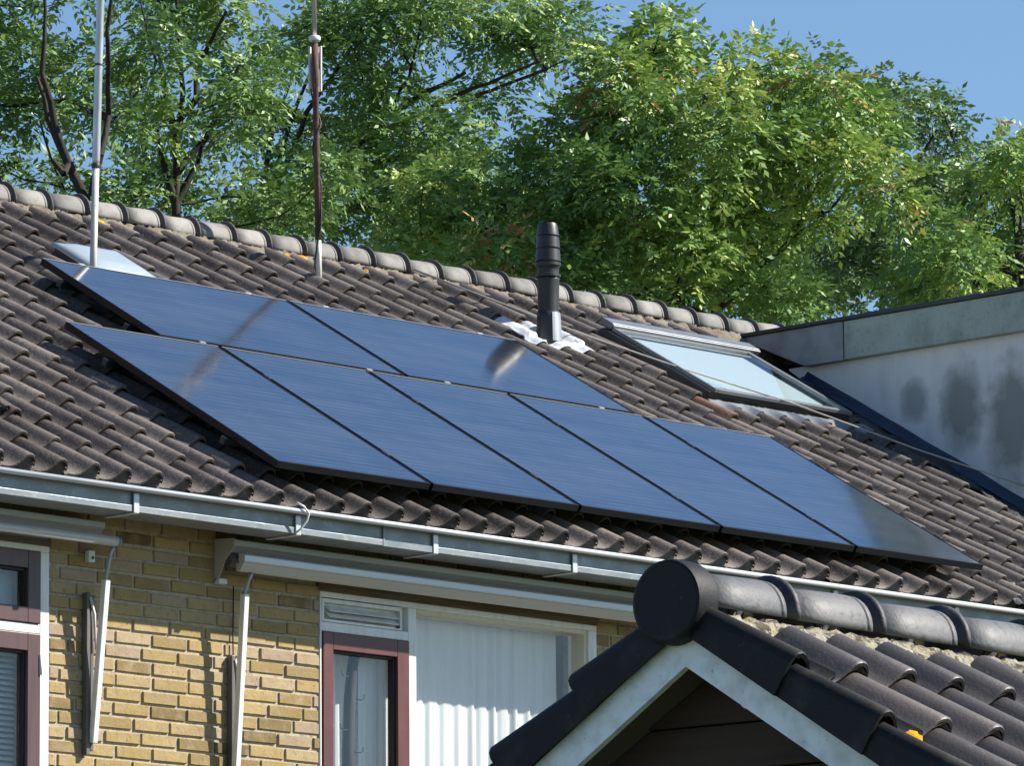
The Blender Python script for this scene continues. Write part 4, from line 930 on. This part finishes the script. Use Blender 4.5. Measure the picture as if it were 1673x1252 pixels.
# ------------------------------------------------------------------ trees behind the house
TREES = {
 'one': dict(blobs=[(-3.58, 45.06, 6.01, 0.49, 0.36, 3.0), (-3.2, 44.31, 5.44, 0.4, 0.24, 3.0), (-3.46, 44.19, 5.21, 0.4, 0.24, 3.0), (-2.93, 44.01, 5.08, 0.31, 0.26, 3.0), (-3.75, 45.19, 5.1, 0.18, 0.22, 3.0), (-3.17, 45.13, 4.87, 0.45, 0.2, 3.0), (-2.63, 44.18, 5.71, 0.31, 0.31, 3.0), (-3.98, 44.44, 5.5, 0.53, 0.53, 3.0), (-3.89, 43.3, 6.06, 0.65, 0.39, 0.8), (-3.19, 44.69, 6.44, 0.67, 0.36, 0.7), (-3.02, 44.23, 7.02, 0.97, 0.53, 0.4), (-3.98, 43.47, 4.47, 0.39, 0.26, 1), (-3.35, 43.32, 3.9, 0.69, 0.39, 0.6)],
  trunk=[(-2.95, 43.45, -6.1), (-2.97, 43.45, 3.56), (-3.0, 43.45, 4.33), (-3.13, 43.45, 4.6), (-3.22, 43.45, 4.85), (-3.32, 43.45, 5.28), (-3.3, 43.45, 5.73), (-3.37, 43.45, 6.5)],
  limbs=[[(-2.98, 43.47, 4.19), (-2.9, 43.37, 4.65), (-2.85, 43.59, 4.99), (-2.84, 43.27, 5.32), (-2.81, 43.16, 5.75), (-2.77, 43.13, 6.28)], [(-3.13, 43.41, 4.59), (-3.27, 43.48, 4.96), (-3.37, 43.57, 5.26)], [(-3.07, 43.49, 4.47), (-3.17, 43.33, 4.51), (-3.22, 43.31, 4.6)]]),
 'two': dict(blobs=[(-2.53, 46.93, 6.33, 0.44, 0.37, 3.0), (-2.8, 46.26, 5.82, 0.25, 0.23, 3.0), (-2.22, 45.87, 5.57, 0.34, 0.27, 3.0), (-2.74, 45.98, 5.38, 0.18, 0.18, 3.0), (-2.42, 47.62, 5.3, 0.47, 0.21, 3.0), (-2.03, 46.9, 6.32, 0.37, 0.33, 3.0), (-1.91, 45.81, 5.69, 0.27, 0.23, 3.0), (-2.51, 47.44, 6.9, 0.71, 0.28, 3.0), (-2.12, 47.23, 5.52, 0.28, 0.24, 3.0), (-1.96, 48.19, 5.27, 0.53, 0.24, 3.0), (-2.78, 47.88, 5.41, 0.29, 0.19, 3.0), (-2.3, 46.12, 7.11, 1.01, 0.5, 0.5), (-2.37, 47.54, 4.65, 0.85, 0.43, 0.6), (-1.6, 46.2, 5.01, 0.41, 0.28, 3.0), (-1.94, 46.51, 4.86, 0.51, 0.19, 3.2)],
  trunk=[(-2.45, 46.45, -6.1), (-2.48, 46.45, 4.11), (-2.52, 46.45, 4.9), (-2.5, 46.45, 5.36), (-2.47, 46.45, 5.79), (-2.5, 46.45, 6.23), (-2.53, 46.45, 6.81), (-2.46, 46.45, 7.49)],
  limbs=[[(-2.52, 46.44, 4.92), (-2.6, 46.39, 5.2), (-2.63, 46.33, 5.28)], [(-2.49, 46.41, 5.37), (-2.6, 46.51, 5.8), (-2.65, 46.59, 6.11)], [(-2.49, 46.44, 5.47), (-2.37, 46.38, 5.72), (-2.33, 46.61, 6.07), (-2.12, 46.21, 6.36)], [(-2.51, 46.47, 5.12), (-2.3, 46.52, 5.42), (-2.11, 46.3, 5.75), (-1.98, 46.25, 6.03)], [(-2.52, 46.46, 4.92), (-2.34, 46.53, 5.25), (-2.31, 46.33, 5.33)]]),
 'three': dict(blobs=[(-1.77, 51.04, 7.43, 0.56, 0.3, 3.0), (-1.11, 49.34, 6.82, 0.59, 0.37, 3.0), (-0.55, 49.37, 6.83, 0.59, 0.37, 3.0), (-0.05, 51.16, 7.39, 0.56, 0.36, 3.0), (0.44, 50.83, 7.33, 0.38, 0.3, 3.0), (-1.33, 50.1, 6.53, 0.3, 0.25, 3.0), (-0.86, 49.34, 6.41, 0.44, 0.25, 3.0), (-1.11, 49.53, 5.99, 0.49, 0.3, 3.0), (-0.5, 49.22, 6.12, 0.49, 0.27, 3.0), (-0.0, 50.41, 6.56, 0.25, 0.15, 3.0), (0.72, 50.21, 7.11, 0.2, 0.25, 3.0), (-0.9, 49.03, 5.53, 0.73, 0.27, 3.0), (-1.62, 49.77, 5.99, 0.3, 0.3, 3.0), (-0.6, 49.76, 7.59, 1.29, 0.3, 0.9), (-0.87, 50.39, 8.43, 1.6, 0.55, 0.4), (-1.35, 50.71, 5.29, 1.11, 0.45, 0.6), (-0.27, 51.11, 6.05, 0.56, 0.31, 3.0), (-1.95, 50.43, 6.45, 0.2, 0.25, 3.0), (-1.16, 49.2, 5.34, 0.69, 0.22, 3.4), (-1.61, 49.45, 5.57, 0.44, 0.22, 3.2), (-0.67, 50.41, 5.7, 0.45, 0.25, 3)],
  trunk=[(-1.92, 49.45, -6.1), (-1.94, 49.45, 4.4), (-1.97, 49.45, 5.26), (-1.89, 49.45, 5.67), (-1.76, 49.45, 6.11), (-1.61, 49.45, 6.54), (-1.41, 49.45, 7.0), (-1.21, 49.45, 7.73)],
  limbs=[[(-1.99, 49.49, 5.17), (-1.93, 49.39, 5.86), (-1.84, 49.56, 6.31), (-1.7, 49.21, 6.54)], [(-1.92, 49.46, 5.52), (-1.66, 49.42, 6.1), (-1.51, 49.26, 6.35), (-1.3, 49.21, 6.67), (-1.1, 49.2, 7.0)], [(-1.92, 49.46, 5.16), (-1.38, 49.33, 5.75), (-1.11, 49.32, 6.02), (-0.91, 49.71, 6.33), (-0.73, 49.14, 6.57), (-0.65, 49.14, 7.03)], [(-1.11, 49.45, 6.05), (-0.86, 49.52, 6.16), (-0.51, 49.62, 6.39), (-0.1, 49.25, 6.46), (0.3, 49.18, 6.62)], [(-0.91, 49.5, 6.29), (-0.61, 49.4, 6.42), (-0.3, 49.3, 6.55)], [(-1.39, 49.45, 5.77), (-0.91, 49.52, 5.87), (-0.51, 49.61, 6.03)]]),
 'four': dict(blobs=[(1.27, 44.65, 5.79, 0.17, 0.11, 3.0), (1.31, 44.77, 5.57, 0.33, 0.2, 3.0), (1.69, 45.61, 5.57, 0.36, 0.22, 3.0), (1.07, 43.96, 5.15, 0.46, 0.26, 3.0), (0.64, 44.97, 5.44, 0.2, 0.25, 3.0), (0.72, 44.4, 5.02, 0.38, 0.27, 3.0), (1.52, 44.14, 4.93, 0.55, 0.33, 3.0), (2.03, 44.47, 5.07, 0.38, 0.33, 3.0), (2.36, 44.59, 5.26, 0.2, 0.18, 3.0), (2.59, 45.21, 5.18, 0.27, 0.31, 3.0), (0.27, 45.2, 5.17, 0.27, 0.2, 3.0), (0.36, 44.74, 4.65, 0.53, 0.33, 3.0), (1.02, 44.1, 4.52, 0.64, 0.37, 3.0), (1.76, 45.88, 4.82, 0.66, 0.39, 3.0), (2.29, 44.45, 4.62, 0.44, 0.33, 3.0), (1.38, 45.84, 4.3, 0.68, 0.32, 3.0), (1.92, 43.93, 3.8, 0.24, 0.24, 3.0), (-0.28, 44.76, 4.57, 0.49, 0.27, 3.0), (1.88, 44.56, 5.45, 0.11, 0.09, 3.0), (0.79, 43.93, 3.76, 0.61, 0.2, 3.4), (1.48, 46.1, 4.05, 0.64, 0.21, 3.6), (1.86, 44.05, 3.59, 0.35, 0.18, 3.6), (0.12, 43.88, 3.89, 0.52, 0.17, 3.2), (-0.47, 44.98, 4.19, 0.49, 0.18, 3), (0.71, 44.14, 4.12, 0.53, 0.24, 3.4), (1.33, 44.12, 4.18, 0.66, 0.24, 3.4), (1.85, 45.43, 4.31, 0.36, 0.25, 3.4), (0.13, 44.5, 4.28, 0.49, 0.24, 3.2), (-0.56, 45.51, 4.53, 0.5, 0.25, 3), (2.15, 45.05, 5.49, 0.14, 0.12, 3.0), (2.59, 44.14, 4.47, 0.26, 0.26, 3.0), (0.81, 44.23, 5.39, 0.11, 0.14, 3.0), (0.36, 45.39, 4.27, 0.72, 0.32, 2), (1.27, 45.37, 3.6, 0.99, 0.41, 0.7)],
  trunk=[(1.33, 45.25, -6.1), (1.33, 45.25, 3.4), (1.32, 45.25, 4.23), (1.35, 45.25, 4.79), (1.31, 45.25, 5.26), (1.29, 45.25, 5.73), (1.28, 45.25, 6.02)],
  limbs=[[(1.33, 45.21, 3.57), (0.81, 45.14, 4.4), (0.64, 45.11, 5.0), (0.62, 45.48, 5.55)], [(1.33, 45.26, 4.09), (1.79, 45.32, 4.8), (2.01, 45.15, 5.14), (2.15, 45.01, 5.58)], [(1.33, 45.29, 3.59), (2.19, 45.2, 4.4), (2.47, 45.12, 4.99), (2.59, 45.47, 5.49)], [(1.33, 45.23, 3.48), (0.26, 45.27, 4.34), (0.04, 45.36, 4.73)], [(1.32, 45.3, 5.04), (1.56, 45.18, 5.44), (1.69, 45.42, 5.77)]]),
 'five': dict(blobs=[(3.19, 50.99, 6.57, 0.15, 0.15, 3.0), (3.56, 52.15, 6.86, 0.23, 0.11, 3.0), (3.83, 53.17, 6.93, 0.11, 0.21, 3.0), (3.88, 53.14, 6.71, 0.13, 0.15, 3.0), (3.45, 51.21, 6.04, 0.23, 0.18, 3.0), (3.57, 51.96, 5.98, 0.36, 0.23, 3.0), (3.14, 51.27, 6.16, 0.23, 0.23, 3.0), (2.84, 52.7, 7.16, 0.18, 0.14, 3.0), (2.91, 51.21, 6.68, 0.18, 0.18, 3.0), (3.25, 51.89, 5.59, 0.52, 0.31, 3.0), (3.71, 50.9, 5.92, 0.1, 0.15, 3.0), (3.51, 52.88, 5.24, 0.84, 0.37, 1)],
  trunk=[(3.22, 52.25, -6.1), (3.26, 52.25, 4.85), (3.3, 52.25, 5.77), (3.36, 52.25, 6.36), (3.43, 52.25, 6.61), (3.56, 52.25, 6.88)],
  limbs=[[(3.35, 52.27, 6.26), (3.32, 52.15, 6.56), (3.28, 52.09, 6.82)], [(3.32, 52.25, 6.04), (3.6, 52.15, 6.39), (3.76, 52.1, 6.63)], [(3.32, 52.3, 5.94), (3.07, 52.15, 6.37), (2.99, 52.07, 6.81), (2.84, 52.44, 7.22)]]),
 'six': dict(blobs=[(3.93, 47.31, 5.26, 0.24, 0.16, 3.0), (3.86, 48.91, 5.34, 0.29, 0.27, 3.0), (4.1, 47.33, 5.49, 0.11, 0.15, 3.0), (4.26, 49.17, 5.39, 0.29, 0.37, 3.0), (3.53, 46.88, 4.58, 0.37, 0.26, 3.0), (4.07, 48.85, 4.8, 0.39, 0.29, 3.0), (3.25, 48.74, 4.83, 0.34, 0.24, 3.0), (4.52, 48.54, 5.44, 0.43, 0.53, 1.5), (4.45, 47.93, 4.57, 0.57, 0.38, 1), (3.84, 47.71, 4.0, 0.76, 0.38, 0.7)],
  trunk=[(4.14, 48.25, -6.1), (4.15, 48.25, 3.89), (4.14, 48.25, 4.63), (4.14, 48.25, 5.13), (4.17, 48.25, 5.68)],
  limbs=[[(4.15, 48.28, 4.49), (3.9, 48.29, 4.94), (3.82, 48.42, 5.32)], [(4.15, 48.25, 4.63), (4.05, 48.19, 5.27), (4.03, 48.39, 5.66)], [(4.15, 48.2, 4.28), (3.61, 48.28, 4.74), (3.32, 48.4, 4.82)]]),
 'seven': dict(blobs=[(3.37, 57.74, 6.3, 0.69, 0.34, 3.0), (4.18, 56.83, 6.01, 0.68, 0.28, 3.0), (2.79, 57.68, 6.53, 0.63, 0.34, 3.0), (2.15, 56.1, 6.53, 0.67, 0.39, 2), (1.03, 57.12, 6.74, 0.91, 0.45, 2), (-0.12, 56.23, 6.74, 0.78, 0.39, 2), (4.73, 56.57, 5.9, 0.62, 0.34, 3.0), (2.78, 57.84, 5.55, 1.73, 0.52, 0.5)],
  trunk=[(2.44, 57.25, -6.1), (2.46, 57.25, 5.34), (2.42, 57.25, 6.16), (2.37, 57.25, 6.75)],
  limbs=[[(2.46, 57.28, 5.22), (3.62, 57.18, 5.9), (4.39, 57.35, 6.1)], [(2.46, 57.23, 5.33), (1.32, 57.18, 6.39), (0.16, 57.13, 6.86)], [(2.44, 57.21, 5.68), (3.06, 57.28, 6.22), (3.36, 57.42, 6.42)]]),
}

TR = Vector((.69403, -.71995, 0)); TF = Vector((.71995, .69403, 0))
def tp(a, d, z): return Vector((CAM.x, CAM.y, 0)) + TR*a + TF*d + Vector((0, 0, z))
def tree(key, label, leaf, seed, leaflet=.062, per=36, orange=0., dens=1.25):
    T = TREES[key]; rr = random.Random(seed); rn = np.random.default_rng(seed)
    base = tp(*T['trunk'][0])
    root = thing('ash_tree', (base.x, base.y, GZ), label, 'tree', 'trees behind the house')
    # clumps of leaves
    cl = []
    for a, d, z, ra, rz, m in T['blobs']:
        n = max(2, int(math.pi*ra*rz/(math.pi*.21**2)*m*dens*.62))
        rd = max(.35, min(.9, ra*1.1))
        for _ in range(n):
            while True:
                q = (rr.uniform(-1, 1), rr.uniform(-1, 1), rr.uniform(-1, 1))
                L2 = q[0]**2 + q[1]**2 + q[2]**2
                if L2 <= 1 and L2 > rr.random()*.75: break
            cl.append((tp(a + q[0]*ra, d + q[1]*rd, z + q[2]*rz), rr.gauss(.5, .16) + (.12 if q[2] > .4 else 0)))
    # skeleton: given trunk and limbs, then a path from each clump to the nearest wood below it
    nodes = []; par = []; wt = []
    def add(p, k): nodes.append(p); par.append(k); wt.append(0.); return len(nodes) - 1
    def chain(pts, k, jit):
        for p, q in zip(pts, pts[1:]):
            n = max(1, int((q - p).length/.16))
            for i in range(1, n + 1):
                k = add(p.lerp(q, i/n) + Vector((rr.gauss(0, jit), rr.gauss(0, jit), rr.gauss(0, jit*.6))), k)
        return k
    pts = [tp(*p) for p in T['trunk']]
    chain(pts, add(pts[0], -1), .006)
    zt = pts[-1].z; fixed = {}
    for i, p in enumerate(nodes): fixed[i] = .10*max(0, (3 - p.z)/9)**.7 + .052*max(.16, min(1, (zt - p.z)/(zt - 3.5)))
    NP = np.array([tuple(p) for p in nodes])
    for l in T['limbs']:
        lp = [tp(*p) for p in l]
        k = int(np.argmin(np.linalg.norm(NP - np.array(lp[0]), axis=1)))
        n0 = len(nodes); chain([nodes[k]] + lp[1:], k, .010); n1 = len(nodes)
        for i in range(n0, n1): fixed[i] = .030*(1 - .75*(i - n0)/max(1, n1 - n0))
        NP = np.array([tuple(p) for p in nodes])
    for p, t in sorted(cl, key=lambda c: min((c[0] - q).length for q in nodes[::4])):
        A = np.array(nodes); v = np.array(p) - A
        dist = np.linalg.norm(v, axis=1)
        k = int(np.argmin(dist*(1 + 1.1*np.clip(.25 - v[:, 2]/np.maximum(dist, 1e-3), 0, 2))))
        a = nodes[k]; L_ = (p - a).length
        n = max(2, int(L_/.14)); sag = Vector((rr.gauss(0, .07), rr.gauss(0, .07), .10 + rr.gauss(0, .05)))*L_
        kk = k
        for i in range(1, n + 1):
            s = i/n
            kk = add(a.lerp(p, s) - sag*(s*(1-s)*1.6) + Vector((rr.gauss(0, .008), rr.gauss(0, .008), rr.gauss(0, .008))), kk)
        j = kk
        while j >= 0: wt[j] += 1; j = par[j]
    mb = MB()
    rad = [fixed.get(i, min(.018, .0042*max(1., x)**.5)) for i, x in enumerate(wt)]
    for i, pk in enumerate(par):
        if pk < 0: continue
        r0, r1 = (rad[pk] if i in fixed and pk in fixed and rad[pk] < rad[i]*1.5 else min(rad[pk], rad[i]*1.25)), rad[i]
        ns = 8 if r1 > .03 else 5
        a, b = nodes[pk], nodes[i]
        e = (b - a)*.04
        mb.tube([a - e, b + e], [r0, r1], ns, caps=False)
    mb.build('trunk', M['bark'], root)
    # leaves: pinnate sprays of narrow leaflets
    C = np.array([tuple(c[0]) for c in cl]); TN = np.array([c[1] for c in cl])
    nl = rn.integers(int(per*.85), int(per*2.2), len(C))
    idx = np.repeat(np.arange(len(C)), nl)
    m = len(idx)
    dirs = rn.normal(size=(m, 3)); dirs[:, 2] = dirs[:, 2]*.75 + .15; dirs /= np.linalg.norm(dirs, axis=1)[:, None]
    start = C[idx] + (dirs*np.array([1.15, 1.15, .8]))*(rn.random(m)**.55*.19)[:, None] + rn.normal(size=(m, 3))*.03
    ln = rn.uniform(.13, .23, m)
    side = np.cross(dirs, np.array([0, 0, 1.]) + rn.normal(size=(m, 3))*.35); side /= np.linalg.norm(side, axis=1)[:, None] + 1e-9
    npair = 4
    ttone = np.clip(TN[idx] + rn.normal(size=m)*.13, 0, .96)
    if orange > 0:
        oc = rn.random(len(C)) < orange
        pick = oc[idx] & (rn.random(m) < .22); ttone[pick] = rn.uniform(.965, 1., pick.sum())
    V = []; TT = []
    droop = rn.uniform(.25, .9, m)
    for j in range(npair*2 + 1):
        s = (j//2 + 1)/(npair + 1) if j < npair*2 else 1.0
        pos = start + dirs*(ln*s)[:, None]; pos[:, 2] -= droop*ln*s*s*.55
        axis = dirs.copy(); axis[:, 2] -= droop*s*.9
        if j < npair*2:
            sg = 1 if j % 2 else -1
            axis = axis*.55 + side*sg*.85 + rn.normal(size=(m, 3))*.16; axis[:, 2] -= .18
        axis /= np.linalg.norm(axis, axis=1)[:, None]
        wd = np.cross(axis, np.cross(side, dirs) + rn.normal(size=(m, 3))*.45); wd /= np.linalg.norm(wd, axis=1)[:, None] + 1e-9
        le = leaflet*rn.uniform(.6, 1.45, m)*(1.0 if s > .3 else .8); w_ = le*rn.uniform(.18, .26, m)
        q = np.stack([pos, pos + axis*(le*.42)[:, None] + wd*w_[:, None], pos + axis*le[:, None], pos + axis*(le*.42)[:, None] - wd*w_[:, None]], 1)
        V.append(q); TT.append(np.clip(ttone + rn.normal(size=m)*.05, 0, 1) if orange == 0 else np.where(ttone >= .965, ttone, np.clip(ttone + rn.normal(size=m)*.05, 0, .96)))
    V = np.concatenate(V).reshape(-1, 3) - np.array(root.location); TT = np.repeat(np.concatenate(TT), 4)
    me = bpy.data.meshes.new('crown'); nv = len(V); nf = nv//4
    me.vertices.add(nv); me.vertices.foreach_set('co', V.astype(np.float32).ravel())
    me.loops.add(nv); me.loops.foreach_set('vertex_index', np.arange(nv, dtype=np.int32))
    me.polygons.add(nf); me.polygons.foreach_set('loop_start', np.arange(0, nv, 4, dtype=np.int32))
    at = me.attributes.new('tone', 'FLOAT', 'POINT'); at.data.foreach_set('value', TT.astype(np.float32))
    me.materials.append(M[leaf]); me.update(calc_edges=True); me.validate()
    o = bpy.data.objects.new('crown', me); COL.objects.link(o); o.parent = root
    return nf
nf = 0
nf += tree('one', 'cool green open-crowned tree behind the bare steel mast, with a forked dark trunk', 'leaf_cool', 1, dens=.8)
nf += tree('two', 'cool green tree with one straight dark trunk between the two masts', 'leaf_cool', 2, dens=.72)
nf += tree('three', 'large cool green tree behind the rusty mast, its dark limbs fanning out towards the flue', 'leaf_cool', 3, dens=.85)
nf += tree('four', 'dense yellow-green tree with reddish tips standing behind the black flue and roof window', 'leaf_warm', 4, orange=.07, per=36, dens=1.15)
nf += tree('five', 'thin-topped tree with bare twigs and dark leaf tufts against the sky beside the yellow-green crown', 'leaf_dark_shade', 5)
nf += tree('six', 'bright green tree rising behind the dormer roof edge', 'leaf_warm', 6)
nf += tree('seven', 'low tree with shade coloured into its dark leaves filling the gap just above the ridge by the dormer', 'leaf_dark_shade', 7)
print('leaflets', nf)
